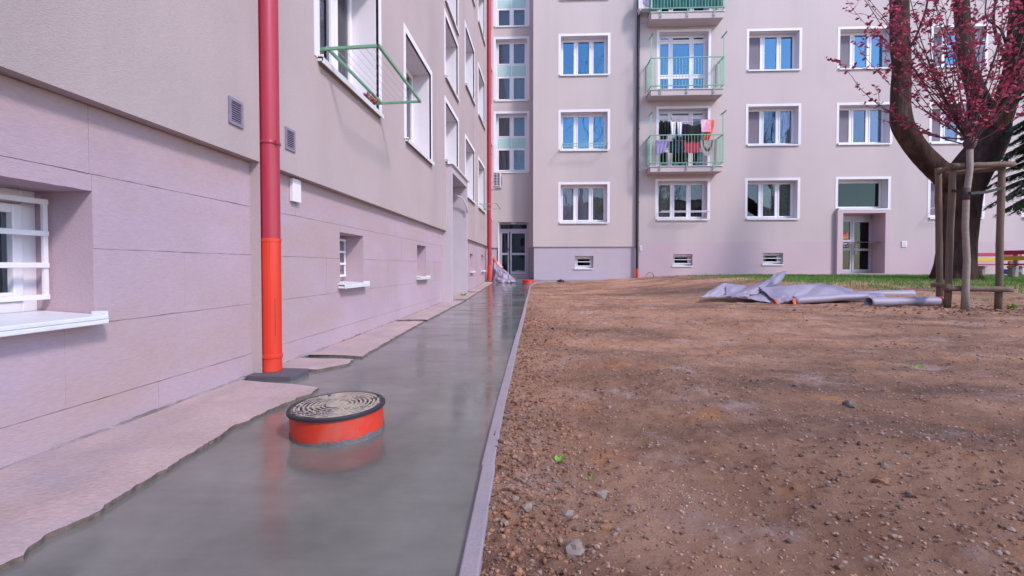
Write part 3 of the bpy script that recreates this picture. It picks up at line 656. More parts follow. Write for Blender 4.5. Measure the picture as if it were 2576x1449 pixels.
cloth('net_cloth', 'pale grey net cloth draped in a triangle across the balcony door', 5.36, 6.2, 6.3, 6.7, LM+.25, f_net, 'cloth', lambda u, v: (0, 1, .3+.7*u), .015, 2)
o = empty('bath_mat', bw(6.68, LM-.03, 5.72), AB); tag(o, 'half round pale bath mat with a brown band at the right of the lower line', 'mat', 'laundry on the lowest balcony')
def half(r0, r1): return lambda u, v: (math.cos(math.pi*u)*(r0+(r1-r0)*v)*.27, -.004*math.sin(u*9), -math.sin(math.pi*u)*(r0+(r1-r0)*v)*.62)
MB().grid(half(.0,.55), 24, 3).build('mat_centre', f_mat, o, thick=.01); MB().grid(half(.55,.72), 24, 2).build('mat_band', f_band, o, thick=.012); MB().grid(half(.72,1), 24, 2).build('mat_rim', f_mat, o, thick=.01)
def line(label, z, m, s0=4.5, s1=7.22, sag=.1):
    o = MB().tube([OB*0+bw(s0+(s1-s0)*i/10, m, z-sag*math.sin(math.pi*i/10)) for i in range(11)], .004, 5).build('clothes_line', m_white)
    tag(o, label, 'clothes line')
line('upper clothes line stretched across the lowest balcony', 6.56, LM, sag=.12); line('lower clothes line behind the railing of the lowest balcony', 5.76, LM, sag=.05)
sc_ = empty('privacy_cloth', bw(4.5, -.6, 10.62), AB); tag(sc_, 'dark teal cloth stretched behind the railing of the topmost balcony', 'cloth')
mb = MB(); mb.grid(lambda u, v: (.04+2.64*u, .02*math.sin(u*31+v*4)+.012*math.sin(u*80), .06+1.05*v), 90, 6); mb.build('fabric', fab('teal_fabric', (.015,.10,.105), .5, stretch=(1,1,.3)), sc_, smooth=True)

# air conditioners
def ac(b, loc, rz, label):
    o = empty('air_conditioner', loc, rz); tag(o, label, 'air conditioner', 'outdoor air conditioner units')
    MB().box(-.38,.38,-.5,-.23,0,.55).build('casing', m_ac, o, bevel=.015)
    for i in range(8):
        for j in range(2): MB().box(-.386,-.381,-.47+j*.12,-.38+j*.12,.045+i*.06,.085+i*.06).build('vent_slot', m_black, o)
    for sx in (-.3, .3):
        mb = MB(); mb.box(sx-.02,sx+.02,-.5,-.0,-.05,-.012); mb.box(sx-.02,sx+.02,-.03,-.002,-.012,.35); mb.build('bracket', m_white, o)
    mb = MB(); mb.lathe((0,0,0), [(.16,0),(.2,.01),(.2,.02)], 24); mb2 = MB(); 
    mb2.v = [(x, -.5-z, .28+y) for x, y, z in mb.v]; mb2.f = [tuple(reversed(f)) for f in mb.f]; mb2.mi = mb.mi; mb2.build('fan_guard', m_grille, o)
    MB().tube([(-.2,-.23,.2),(-.24,-.12,.17),(-.2,-.0,.2)], .015, 6).build('refrigerant_pipe', m_white, o, smooth=True)
    return o
ac(left, (0, 19.0, 4.0), math.pi/2, 'air conditioner unit on a bracket beside the far red downpipe')
ac(right, bw(4.42, 0, 10.78), AB, 'air conditioner unit at the top edge beside the topmost balcony')

# ------------------------------------------------------------------ downpipes
def pipe(name, label, x, y, r, z0, zm, ztop, mu, ml, clamps, wall):
    o = empty(name, (x, y, z0)); tag(o, label, 'downpipe')
    MB().lathe((0,0,0), [(r*.97, zm-z0-.02+(ztop-zm)*i/60) for i in range(61)], 24, False).build('upper_pipe', mu, o, smooth=True)
    mb = MB(); mb.lathe((0,0,0), [(r,0),(r,.0),(r,.10),(r*1.09,.105),(r*1.09,.125),(r,.13),*[(r,.13+(zm-z0-.16)*i/12) for i in range(1,13)],(r*1.05,zm-z0-.028),(r*1.05,zm-z0),(r*.97,zm-z0+.001)], 24, False); mb.build('lower_pipe', ml, o, smooth=False)
    for f in o.children[-1].data.polygons: f.use_smooth = len(f.vertices) <= 4
    for z in clamps:
        mb = MB(); mb.lathe((0,0,z-z0), [(r*.98,-.012),(r*1.07,-.010),(r*1.09,0),(r*1.07,.010),(r*.98,.012)], 24, False)
        a, b_ = wall; L = math.hypot(a, b_)
        mb.bar((a/L*r, b_/L*r, z-z0), (a, b_, z-z0), .014)
        t = Vector((-b_, a, 0)).normalized(); f = Vector((-a, -b_, 0)).normalized()
        for sg in (-1,): mb.box(r*.9+.0, r*.9+.02, -.05, -.03, z-z0-.014, z-z0+.014)
        mb.build('clamp', mu, o, smooth=False)
    return o
p1 = pipe('downpipe', 'thick red downpipe with bright orange foot, nearest the camera on the left wall', .025, 3.615, .077, .044, 1.08, 12.8, m_red, m_orange, (1.82, 4.4, 7), (-.2, 0))
mb = MB()
for k in range(16): mb.box(.0755,.0785,-.002,.002,.28+k*.018,.292+k*.018)
oo = mb.build('print_mark', m_black, p1); oo.rotation_euler = (0,0,math.radians(-38))
p2 = pipe('downpipe', 'far red downpipe with orange foot, in the corner by the stairwell door', .09, 18.42, .08, zp(18.4)+.03, .92, 12.8, m_red, m_orange, (1.35, 3.2, 5.2, 8.4), (-.1, 0))
q = bw(4.13, -.09, 0)
p3 = pipe('downpipe', 'dark brown downpipe with short orange foot between the two facade sections', q.x, q.y, .058, .35, .77, 12.8, m_brown, m_orange, (1.9, 3.4, 4.6, 6.3, 7.9, 9.5), (0, .09))
for (loc, rz, lab) in (((.11,3.57,0), 0, 'dark paving slab under the foot of the near red downpipe'), ((.13,18.35,zp(18.35)), 0, 'dark paving slab under the foot of the far red downpipe')):
    o = empty('paving_slab', loc, rz); tag(o, lab, 'slab')
    MB().box(-.175,.175,-.14,.14,-.01,.042).build('slab', m_paver, o, bevel=.006)

# ------------------------------------------------------------------ drying racks and sill plant
def rack(label, frame, y0, y1, x1, z, mat, nw=6, xo=.05, t=.026):
    o = empty('drying_rack', (0,0,0)); tag(o, label, 'drying rack', 'window drying racks')
    to = (lambda x, y, zz: Vector((x, y, zz))) if frame == 'L' else (lambda x, y, zz: bw(y, -x, zz))
    o.location = to(0, (y0+y1)/2, z); off = o.location.copy()
    P = lambda x, y, zz=z: to(x, y, zz)-off
    for y in (y0, y1): MB().bar(P(-.2,y,z-.02), P(x1,y), t).build('arm', mat, o)
    MB().bar(P(xo,y0,z-.0), P(xo,y1,z-.0), t).build('inner_bar', mat, o); MB().bar(P(x1,y0-t/2), P(x1,y1+t/2), t).build('outer_bar', mat, o)
    for i in range(1, nw+1):
        x = xo+(x1-xo)*i/(nw+1); MB().tube([P(x,y0),P(x,y1)], .0022, 4).build('line', m_wire, o)
rack('green enamelled drying rack folded out from the nearest window of the left wing', 'L', 4.58, 6.14, .57, 3.0, m_green)
rack('thin green drying rack at the window by the far red downpipe', 'L', 16.0, 17.5, .6, 2.98, m_green, 3, t=.02)
rack('green drying rack below the middle floor window left of the dark downpipe', 'B', 1.15, 2.9, .5, 5.66, m_greenB, 5, t=.022)
rack('white drying rack at the ground floor window below the balconies', 'B', 5.0, 6.85, .42, 3.02, m_white, 5, t=.022)
rack('white drying rack at the ground floor window behind the big tree', 'B', 15.5, 17.25, .5, 3.15, m_white, 5, t=.022)
rack('white drying rack at the upper window behind the big tree', 'B', 15.5, 17.25, .5, 9.3, m_white, 3, t=.02)
pl = empty('potted_plant', (.02, 5.82, 2.90)); tag(pl, 'dried reddish heather lying on the sill under the green drying rack', 'plant')
mb = MB()
for i in range(60):
    a = R.uniform(0, 6.28); e = R.uniform(.1, 1.2); L = R.uniform(.05,.13); c = Vector((R.uniform(-.03,.05), R.uniform(-.12,.12), 0))
    d = Vector((math.cos(a)*math.cos(e)*.6, math.sin(a)*math.cos(e), math.sin(e)))
    mb.tube([c, c+d*L*.5+Vector((0,0,.01)), c+d*L], [.005,.006,.002], 4)
tag(mb.build('stems', M('heather', (.3,.05,.05), .9, .5, 40), pl), kind='stuff')

# ------------------------------------------------------------------ inspection chambers
def chamber(label, c, R_, h, lid, tilt=0):
    o = empty('inspection_chamber', c); tag(o, label, 'inspection chamber', 'orange inspection chambers'); o.rotation_euler = (math.radians(tilt), math.radians(-1.5), 0)
    MB().lathe((0,0,0), [(R_,-.05),(R_,h-.02)], 48, False).build('shaft', m_orange2, o, smooth=True)
    mb = MB()
    def cem(u, v):
        a = u*6.2832; hz = .022+.014*noise.noise(Vector((math.cos(a)*3, math.sin(a)*3, 1)))+.006*noise.noise(Vector((math.cos(a)*11, math.sin(a)*11, 4)))
        r = R_+(.010*(1-v) if v < 1 else .0015); return (r*math.cos(a), r*math.sin(a), -.03+(hz+.03)*v)
    mb.grid(cem, 90, 4).build('cement_collar', m_cement, o, smooth=True)
    if lid:
        r = R_+.008
        MB().lathe((0,0,0), [(r,h-.018),(r+.003,h-.016),(r+.003,h-.005),(r-.002,h),(r-.016,h)], 64, False).build('lid_rim', m_black, o, smooth=False)
        m_dust = M('dusty_lid', (.42,.34,.27), .9, .3, 30, col2=(.17,.14,.18), c2pos=(.5,.6))
        m_groove = M('lid_groove', (.035,.03,.04), .7, .4, 12, col2=(.38,.30,.23), c2pos=(.44,.52))
        k = r-.016; mb = MB()
        while k > .03:
            mb.cur = 1; mb.lathe((0,0,0), [(k,h),(k-.002,h-.008),(k-.010,h-.008),(k-.012,h)], 64, False)
            mb.cur = 0; k -= .012; e = .010 if k > .06 else k
            mb.lathe((0,0,0), [(k,h),(k-e*.5,h+.001),(k-e,h)], 64, k-e < .02); k -= e
        mb.build('lid', [m_dust, m_groove], o)
        gr = MB(); rg = random.Random(9)
        for _ in range(900):
            rr = (r-.03)*math.sqrt(rg.random()); aa = rg.uniform(0, 6.28)
            if noise.noise(Vector((math.cos(aa)*rr*9, math.sin(aa)*rr*9, 3)))+rg.uniform(-.3,.3) < .02: continue
            q = rg.uniform(.001,.0042); x, y = rr*math.cos(aa), rr*math.sin(aa)
            gr.add([(x-q,y-q,h-.001),(x+q,y-q,h-.001),(x+q,y+q,h-.001),(x-q,y+q,h-.001),(x,y,h+q*1.2)], [(0,1,4),(1,2,4),(2,3,4),(3,0,4)])
        tag(gr.build('grit', leafmat('lid_grit', (.22,.16,.13), (.5,.4,.32), 0), o), kind='stuff')
        for a in (.5, 2.2, 3.9):
            mb = MB(); mb.bar((math.cos(a)*(r-.07), math.sin(a)*(r-.07), h+.001), (math.cos(a)*(r-.005), math.sin(a)*(r-.005), h+.001), .012, .006); mb.build('lid_lug', m_paver, o)
    else:
        MB().lathe((0,0,0), [(R_+.004,h-.04),(R_+.007,h-.03),(R_+.007,h),(R_-.01,h+.002)], 40).build('lid', m_orange2, o)
chamber('near orange inspection chamber with dusty black ribbed lid standing in the wet concrete', (1.09, 2.42, -.0), .232, .142, True, 1.0)
chamber('far orange inspection chamber at the end of the path by the facade corner', (1.62, 17.5, zp(17.5)), .205, .15, False)

# ------------------------------------------------------------------ ground, path, pavement, kerb
KX = [(-4,2.09), (1.3,1.93), (2.4,1.885), (4.5,1.85), (10.4,1.765), (16.3,1.70)]
def kx(y): return lerp_tab(KX, y)
kerb_pts = [Vector((kx(y), y, 0)) for y in [-3+i*1.0 for i in range(20)]]
kerb_pts += [Vector((1.73,17.0,0)), Vector((1.85,17.75,0)), Vector((2.15,18.25,0)), Vector((2.7,18.55,0)), Vector((3.6,18.72,0)), Vector((4.35,18.8,0)), Vector((5.0,18.83,0))]
def axis(a, b, fn):
    out = [a]
    while out[-1] < b: out.append(out[-1]+fn(out[-1]))
    return out
def bumps(x, y):
    v = Vector((x, y, 0))
    near = 1
    h = .022*noise.noise(v*.9)+.02*noise.noise(v*2.3+Vector((7,0,0)))+.016*noise.noise(v*6.1)+.018*abs(noise.noise(v*13))+.011*noise.noise(v*24)
    rub = sstep(.55, .05, x-kx(y))
    rub = max(rub, .8*sstep(-.05,.35,noise.noise(v*.75+Vector((11,2,0)))))
    h += rub*(.03*abs(noise.noise(v*17+Vector((3,3,0))))+.018*noise.noise(v*37))
    ruts = sstep(.1,.6,noise.noise(v*.5+Vector((2,9,0))))
    return h+ruts*.02*noise.noise(Vector((x*3, y*13, 1)))
def dirt_z(x, y): return zd(x, y)+bumps(x, y)
xs = axis(-45, 1.5, lambda x: max(.25, (1.5-x)*.35)) [:-1]+axis(1.5, 60, lambda x: .022 if x < 3.2 else (.04 if x < 8 else (.07 if x < 18 else 2+(x-18)*.3)))
ys = axis(-60, .2, lambda y: max(.2, -y*.35))[:-1]+axis(.2, 60, lambda y: .022 if y < 3.0 else (.035 if y < 6 else (.06 if y < 20 else 2+(y-20)*.3)))
nx = len(xs); vs = []
for y in ys:
    for x in xs:
        if x < 1.62 and y < 17: z = zp(y)-.15
        elif x > 25 or y < -.5 or y > 20: z = zd(x, y)
        else: z = dirt_z(x, y)
        if x < kx(min(y, 16.3))+.02 and y < 16.5: z = min(z, zp(y)-.10)
        vs.append((x, y, z))
# keep the soil below the path where it bends along the facade
def in_bend(x, y):
    if y < 16.3: return False
    best = 9; sg = 0
    for a, b in zip(kerb_pts[18:], kerb_pts[19:]):
        ab = b-a; p = Vector((x, y, 0))-a; t = max(0, min(1, p.dot(ab)/ab.length_squared)); dd = (p-ab*t)
        if dd.length < best: best = dd.length; sg = ab.x*p.y-ab.y*p.x
    return sg > 0 and x < 4.6
vs = [(x, y, min(z, zp(y)-.1)) if in_bend(x, y) else (x, y, z) for x, y, z in vs]
g = MB(); g.v = vs; g.f = [(j*nx+i, j*nx+i+1, (j+1)*nx+i+1, (j+1)*nx+i) for j in range(len(ys)-1) for i in range(nx-1)]; g.mi = [0]*len(g.f)
tag(g.build('ground', m_dirt, smooth=True), kind='structure')
# wet concrete path
pv = MB(); pys = [-4+i*.25 for i in range(100)]
def pathfn(u, v):
    y = -4+24.3*v; e = kx(min(y, 16.3)) if y < 16.6 else lerp_tab([(16.6,1.70),(17.0,1.73),(17.75,1.85),(18.25,2.15),(18.5,2.7),(18.62,5.2),(21,5.2)], y)
    x = -.09+(e-.002+.09)*u
    return (x, y, zp(y)+.004*noise.noise(Vector((x*1.2, y*.8, 0))))
pv.grid(pathfn, 24, 240); tag(pv.build('concrete_path', m_wet, smooth=True), kind='structure')
# old pavement pieces, ragged towards the fresh concrete
op = empty('old_pavement', (0,0,0)); tag(op, kind='structure')
def ragged(pts, lo, hi, amp, seed, n=26):
    out = []
    for i in range(n+1):
        y = lo+(hi-lo)*i/n; x = lerp_tab(pts, y)+amp*noise.noise(Vector((y*3.1, seed, 0)))+amp*.8*noise.noise(Vector((y*9, seed, 3)))+amp*.7*noise.noise(Vector((y*27, seed, 6)))
        out.append((x, y))
    return out
def slab(edge, lo_cut, hi_cut, nm='slab', t=.024, wall=-.085):
    mb = MB(); N = len(edge); nu = 6; top = []; 
    def P(i, j):
        x, y = edge[i]; u = j/nu
        yy = y+(lo_cut(u) if i == 0 else 0)+(hi_cut(u) if i == N-1 else 0)
        xx = wall+(x-wall)*u
        return Vector((xx, yy, zp(yy)+t*(.75+.25*min(1, (1-u)*4))+.004*noise.noise(Vector((xx*4, yy*4, 2)))))
    pts = [[P(i, j) for j in range(nu+1)] for i in range(N)]
    vs = [p for r in pts for p in r]; fs = [(i*(nu+1)+j, i*(nu+1)+j+1, (i+1)*(nu+1)+j+1, (i+1)*(nu+1)+j) for i in range(N-1) for j in range(nu)]
    mb.add(vs, fs)
    mb.cur = 1; rim = [r[-1] for r in pts]; rim = pts[0][:-1]+rim+list(reversed(pts[-1]))[1:]
    for a, b in zip(rim, rim[1:]):
        mb.quad(Vector((a.x, a.y, zp(a.y)-.02)), Vector((b.x, b.y, zp(b.y)-.02)), b, a)
    mb.build(nm, [m_slab, m_slabE], op, smooth=False)
jag = lambda a, s: (lambda u: a*u+.03*noise.noise(Vector((u*5, s, 1))))
slab(ragged([(-4,.66),(1.25,.62),(1.5,.63),(1.9,.585),(2.44,.53),(2.76,.56),(3.08,.63),(3.2,.60)], -1.2, 3.22, 0.03, 1, 230), jag(0,1), lambda u: .15*(1-u)+.02*noise.noise(Vector((u*6,5,1))))
slab(ragged([(3.76,.30),(4.02,.46),(4.2,.44)], 3.78, 4.2, .015, 2, 14), jag(.0,2), lambda u: .02+.04*noise.noise(Vector((u*6,6,1))))
slab(ragged([(4.4,.46),(5.48,.40),(6.6,.37),(7.0,.36)], 4.36, 7.0, 0.026, 3, 110), lambda u: .05*(1-u)+.03*noise.noise(Vector((u*6,7,1))), jag(.12,4))
slab(ragged([(7.2,.36),(9,.34),(10.9,.33)], 7.24, 10.9, .02, 4, 44), jag(.1,5), jag(.2,6))
slab(ragged([(11,.32),(13.6,.28)], 11.16, 13.7, .02, 5, 30), jag(.2,7), jag(-.25,8))
slab(ragged([(13.9,.27),(18,.25)], 13.95, 18.1, 0.032, 6, 30), jag(-.2,9), jag(0,3))
# kerb
kb = empty('kerb', (0,0,0)); tag(kb, kind='structure')
def kerb_stone(a, b, k):
    d = (b-a); L = d.length; d.normalize(); n = Vector((d.y, -d.x, 0)); w = .054; g = .004
    j = n*R.uniform(-.004, .004); h = .022+R.uniform(-.004, .004)
    p = [a+d*g+j, b-d*g+j]; vs = []
    for q in p:
        for off, zz in ((0,-.16),(w,-.16),(w,0),(0,0)):
            vs.append(Vector((q.x, q.y, 0))+n*off+Vector((0,0,zp(q.y)+h+zz)))
    mb = MB(); mb.add(vs, [(0,1,2,3),(7,6,5,4),(0,4,5,1),(1,5,6,2),(2,6,7,3),(3,7,4,0)])
    mb.build('kerb_stone', m_kerb, kb, bevel=.005)
for k in range(len(kerb_pts)-1): kerb_stone(kerb_pts[k], kerb_pts[k+1], k)

# stones: the larger ones one by one, the small ones as gravel
def rock(r, seed, flat=.65):
    bm = bmesh.new(); bmesh.ops.create_icosphere(bm, subdivisions=2 if r > .025 else 1, radius=1)
    me = MB(); vs = []
    for v in bm.verts:
        n_ = 1+.55*noise.noise(v.co*1.5+Vector((seed*7.7, seed*3.1, 0)))+.25*noise.noise(v.co*3+Vector((seed, 0, 9)))
        vs.append(Vector((v.co.x*n_, v.co.y*n_*.85, v.co.z*n_*flat))*r)
    fs = [tuple(v.index for v in f.verts) for f in bm.faces]; bm.free()
    return vs, fs
special = [(1515,1248,.030,m_stoneA,'rounded pale stone beside the dark clods in the near soil'), (1428,1312,.030,m_stoneA,'angular pale stone with a bright right side in the near soil'), (1445,1398,.040,m_stoneA,'pale stone with a hollow in its top, close to the bottom edge'),
 (1325,1295,.028,m_stoneA,'broad pale stone near the kerb in the foreground'), (1257,1340,.024,m_stoneA,'rounded pale stone next to the kerb in the foreground'), (1297,1272,.022,m_stoneA,'flat pinkish stone a little above the broad pale one near the kerb'),
 (1525,1350,.026,m_stoneC,'reddish orange stone right of the hollow pale stone'), (1505,1038,.022,m_stoneC,'round brown stone of a pair in the middle of the soil'), (1532,1033,.022,m_stoneA,'pale stone touching the round brown one'),
 (2512,1215,.035,m_stoneC,'brown clod with a dark underside in the right foreground'), (2138,1028,.045,m_stoneB,'dark angular stone lying in the rubble band right of centre'), (2000,975,.025,m_stoneB,'grey stone in the far rubble, left of the dark angular one'),
 (1910,965,.028,m_stoneB,'grey stone among the far gravel'), (1390,832,.03,m_black,'flat black lump near the far kerb'), (2265,1085,.02,m_stoneA,'white chip right of the orange patch'), (2225,1182,.025,m_stoneA,'pale flat stone left of the brown clod')]
sx = [(random.uniform(1250,2570), random.uniform(900,1449)) for _ in range(120)]
for i, (px, py, r, m_, lab) in enumerate(special):
    if lab.startswith('brown clod'): px, py = 2215, 1215
    r *= .82; p = ground_at(px, py); vs, fs = rock(r, i+1, .7)
    o = MB().add(vs, fs).build('stone', m_, smooth=False); o.location = (p.x, p.y, dirt_z(p.x, p.y)+r*.2); o.rotation_euler = (0,0,R.uniform(0,6)); tag(o, lab, 'stone', 'stones on the bare soil')
lib = []
for i in range(8):
    vs, fs = rock(.02, 40+i, .6); mb = MB().add(vs, fs); o = mb.build('stone', (m_stoneA, m_stoneB, m_stoneC, m_stoneA)[i % 4], smooth=False); lib.append(o)
used = [False]*8
for px, py in sx:
    p = ground_at(px, py)
    if p.x < kx(min(p.y, 16))+.08: continue
    i = R.randrange(8)
    o = lib[i]
    if used[i]: o = lib[i].copy(); sc.collection.objects.link(o)
    used[i] = True
    k = R.uniform(.3, .85)*(.55+.13*p.y) if p.y < 5 else R.uniform(.8,1.6)
    o.scale = (k, k, k*R.uniform(.7,1)); o.rotation_euler = (R.uniform(-.3,.3), R.uniform(-.3,.3), R.uniform(0,6)); o.location = (p.x, p.y, dirt_z(p.x, p.y)-.003*k)
    tag(o, 'small stone lying loose on the bare brown soil', 'stone', 'small loose stones on the bare soil')
for i in range(8):
    if not used[i]: bpy.data.objects.remove(lib[i])
gm = MB(); base = [rock(1, 60+i, .65) for i in range(5)]
for i in range(5): 
    bm = bmesh.new(); bmesh.ops.create_icosphere(bm, subdivisions=1, radius=1)
    base[i] = ([v.co*(1+.3*noise.noise(v.co*1.7+Vector((i*5,0,0)))) for v in bm.verts], [tuple(v.index for v in f.verts) for f in bm.faces]); bm.free()
cnt = 0; tries = 0
while cnt < 9000 and tries < 120000:
    tries += 1
    y = .9+R.random()**1.9*11.5; x = kx(y)+.05+R.random()**1.3*(1.2+y*1.15)
    den = noise.noise(Vector((x*.8, y*.7, 4)))+.5*noise.noise(Vector((x*2.2, y*2.2, 8)))
    nearK = sstep(.5,.0,x-kx(y))
    if R.random() > .12+max(0, den)*1.6+nearK*.7: continue
    s = (.0022+R.random()**3*.008)*(1+.12*y); z = dirt_z(x, y); a = R.uniform(0, 6.28); ca, sa = math.cos(a), math.sin(a)
    vs, fs = base[R.randrange(5)]
    gm.add([(x+(v.x*ca-v.y*sa)*s*1.1, y+(v.x*sa+v.y*ca)*s*.9, z+v.z*s*.7-s*.1) for v in vs], fs); cnt += 1
tag(gm.build('gravel', m_gravel), kind='stuff')
def scatter(name, mat, n, fn, smin, smax):
    mb = MB()
    for _ in range(n):
        q = fn()
        if q is None: continue
        x, y = q; s = (smin+R.random()**2.5*(smax-smin))*(1+.1*y); a = R.uniform(0, 6.28); ca, sa = math.cos(a), math.sin(a); z = dirt_z(x, y)
        if x < kx(min(y, 16))+.06: continue
        vs, fs = base[R.randrange(5)]; e = R.uniform(.6,1.3); t = R.uniform(-.6,.6)
        mb.add([(x+(v.x*ca-v.y*sa)*s*e, y+(v.x*sa+v.y*ca)*s, z+(v.z*.75+v.x*t*.4)*s) for v in vs], fs)
    return tag(mb.build(name, mat), kind='stuff')
m_clod = leafmat('soil_crumbs', (.12,.055,.032), (.38,.18,.10), 0)
def near_kerb():
    y = .9+R.random()**1.6*7; return kx(y)+.06+abs(R.gauss(0, .13+.035*y)), y
def rubble():
    y = .9+R.random()**1.8*9; x = kx(y)+R.random()*(1+y*1.1)
    if noise.noise(Vector((x*.75+11, y*.75+2, 0))) < .12+R.uniform(-.1,.1): return None
    return x, y
scatter('soil_crumbs', m_clod, 8000, near_kerb, .002, .0105)
scatter('rubble', leafmat('rubble_bits', (.08,.05,.042), (.33,.22,.18), 0), 9000, rubble, .002, .0105)
def fine():
    y = .85+R.random()**1.5*5.5; return kx(y)+R.random()*(.9+y*1.15), y
scatter('fine_crumbs', leafmat('fine_crumb_bits', (.13,.065,.042), (.46,.27,.18), 0), 22000, fine, .0012, .0065)
m_chip = leafmat('pale_chips', (.30,.23,.22), (.52,.44,.45), 0)
spots = [(1460,900,.16),(1400,925,.1),(1950,1050,.16),(1855,905,.3),(1900,905,.25),(2350,1080,.2),(1610,830,.3),(2560,940,.3),(1700,1255,.1)]
spots = [(ground_at(a_, b_), c_) for a_, b_, c_ in spots]
def chips():
    p_, r_ = spots[R.randrange(len(spots))]; return p_.x+R.gauss(0, r_), p_.y+R.gauss(0, r_*.7)
scatter('chips', m_chip, 2600, chips, .0008, .0036)

# ------------------------------------------------------------------ grass strip, leaf litter, sprouts
def blades(name, mat, n, region, hmin, hmax, wd=.006, keep=None):
    mb = MB(); c = 0; t = 0
    while c < n and t < n*12:
        t += 1
        x, y = region()
        if keep and R.random() > keep(x, y): continue
        z = dirt_z(x, y) if x < 25 and y < 20 else zd(x, y); a = R.uniform(0, 6.28); h = R.uniform(hmin, hmax); l = R.uniform(.1,.6)*h
        dx, dy = math.cos(a), math.sin(a)
        mb.add([(x-dy*wd, y+dx*wd, z-.01), (x+dy*wd, y-dx*wd, z-.01), (x+dx*l, y+dy*l, z+h)], [(0,1,2)]); c += 1
    return tag(mb.build(name, mat), kind='stuff')
def gdens(x, y):
    v = noise.noise(Vector((x*.7, y*.9, 2)))+.6*noise.noise(Vector((x*2.5, y*2.5, 5)))
    base = sstep(10.4, 14.0, y)
    return max(0, min(1, base*1.2-.35+v*.9))*sstep(7.2, 11, x+v)*(1.0)
blades('grass', m_grass, 80000, lambda: (R.uniform(5, 24), R.uniform(10.4, 19.35)), .025, .08, .009, gdens)
def litter(name, n, fn, smin, smax, mat):
    mb = MB()
    for _ in range(n):
        x, y = fn(); z = dirt_z(x, y)+.008; a = R.uniform(0, 6.28); s = R.uniform(smin, smax); t = R.uniform(-.5,.5)
        u = Vector((math.cos(a), math.sin(a), R.uniform(-.4,.4)))*s; v = Vector((-math.sin(a), math.cos(a), t))*s*.5
        c = Vector((x, y, z)); mb.add([c-u, c+v+Vector((0,0,s*.3)), c+u, c-v], [(0,1,2,3)])
    return tag(mb.build(name, mat), kind='stuff')
tg = ground_at(2428, 781)
litter('leaf_litter', 1100, lambda: (tg.x+R.gauss(.3,1.5), tg.y+R.gauss(.1,.55)), .015, .045, m_litter2)
litter('fallen_leaves', 500, lambda: (R.uniform(7, 17), R.uniform(10, 18.5)), .015, .04, m_litter2)
def leaf(name, label, px, py, s, n, mat=m_sprout):
    p = ground_at(px, py); o = empty(name, (p.x, p.y, dirt_z(p.x, p.y))); tag(o, label, 'leaf' if 'leaf' in name else 'plant')
    for k in range(n):
        a = k*2.4+R.random(); L = s*R.uniform(.7,1.1); c = Vector((math.cos(a)*L*.15, math.sin(a)*L*.15, .0)); d = Vector((math.cos(a), math.sin(a), R.uniform(.5,1.1))).normalized()*L; sd = Vector((-math.sin(a), math.cos(a), 0))*L*.32
        MB().add([c, c+d*.5+sd, c+d, c+d*.5-sd, c+d*.55+Vector((0,0,-.1*L))], [(0,4,1),(1,4,2),(2,4,3),(3,4,0)]).build('blade', mat, o)
leaf('green_leaf', 'bright green torn leaf lying on the soil at the right', 2303, 925, .09, 3)
leaf('sprout', 'tiny green sprout in the soil near the kerb', 1402, 1158, .045, 4)
leaf('sprout', 'second smaller green sprout right of the first one near the kerb', 1482, 1205, .025, 3)
leaf('weed', 'low weed growing at the step of the left entrance', 1168, 745, .12, 6)
p = ground_at(1168, 745); bpy.data.objects['weed'].location = (.08, 12.45, zp(12.4)+.02)
leaf('weed', 'green weed at the foot of the right post of the tree guard', 2545, 776, .12, 9)
fl = MB()
for _ in range(14):
    x, y = R.uniform(12.5, 17.5), R.uniform(12.2, 16.5); z = dirt_z(x, y)+.06
    fl.add([(x+.02*math.cos(k*1.047), y+.02*math.sin(k*1.047), z+.004*(k % 2)) for k in range(6)], [tuple(range(6))])
tag(fl.build('dandelions', m_byel), kind='stuff')

# ------------------------------------------------------------------ tree guard and young red-leaved tree
def gz(p): return Vector((p.x, p.y, dirt_z(p.x, p.y)))
FL = gz(ground_at(2383, 777)); FR = gz(ground_at(2511, 780)); ctr = gz(ground_at(2428, 781)); 
dFL = (FL-CC).dot(CF); sc_px = dFL/1200
BK = FL*.62+FR*.38+Vector((-.1,.47,0)); BK = gz(BK)
tgd = empty('tree_guard', (FL+FR)/2); tag(tgd, 'wooden tree guard of three round poles with cross rails', 'tree guard'); T0 = tgd.location.copy()
HH = 2.62*dFL/8.75
def pole(a, b, r, nm):
    a = a-T0; b = b-T0; n = 9; pts = [a.lerp(b, i/n)+Vector((R.uniform(-1,1), R.uniform(-1,1), 0))*.003 for i in range(n+1)]
    MB().tube(pts, [r*(1+.05*math.sin(i*2.1)) for i in range(n+1)], 14).build(nm, m_wood, tgd, smooth=True)
Z = Vector((0,0,1))
for q, lean in ((FL, Vector((.05,0,0))), (FR, Vector((.01,0,0))), (BK, Vector((-.08,-.0,0)))): pole(q-Z*.05, q+Z*HH+lean, .055, 'post')
ex = (FR-FL).normalized(); up = Z*(HH-.06); fo = Vector((-ex.y, ex.x, 0))*-.0
nrm = Vector((ex.y, -ex.x, 0))
pole(FL+ex*-.06+up+nrm*.10, FR+ex*.12+up+nrm*.10, .052, 'rail'); pole(FL+ex*-.12+Z*.36+nrm*.10, FR+ex*.14+Z*.36+nrm*.10, .052, 'rail')
pole(BK+up-Z*.06, FR+ex*.05+up-Z*.04, .045, 'rail'); pole(BK+up-ex*.08-Z*.02, FL+up-nrm*-.12-Z*.01, .045, 'rail'); pole(FL+Z*.4-nrm*-.15-ex*.06, BK+Z*.4-nrm*.1-ex*.06, .045, 'rail')
bz = Z*2.13*dFL/8.75
bl = MB(); zz = bz
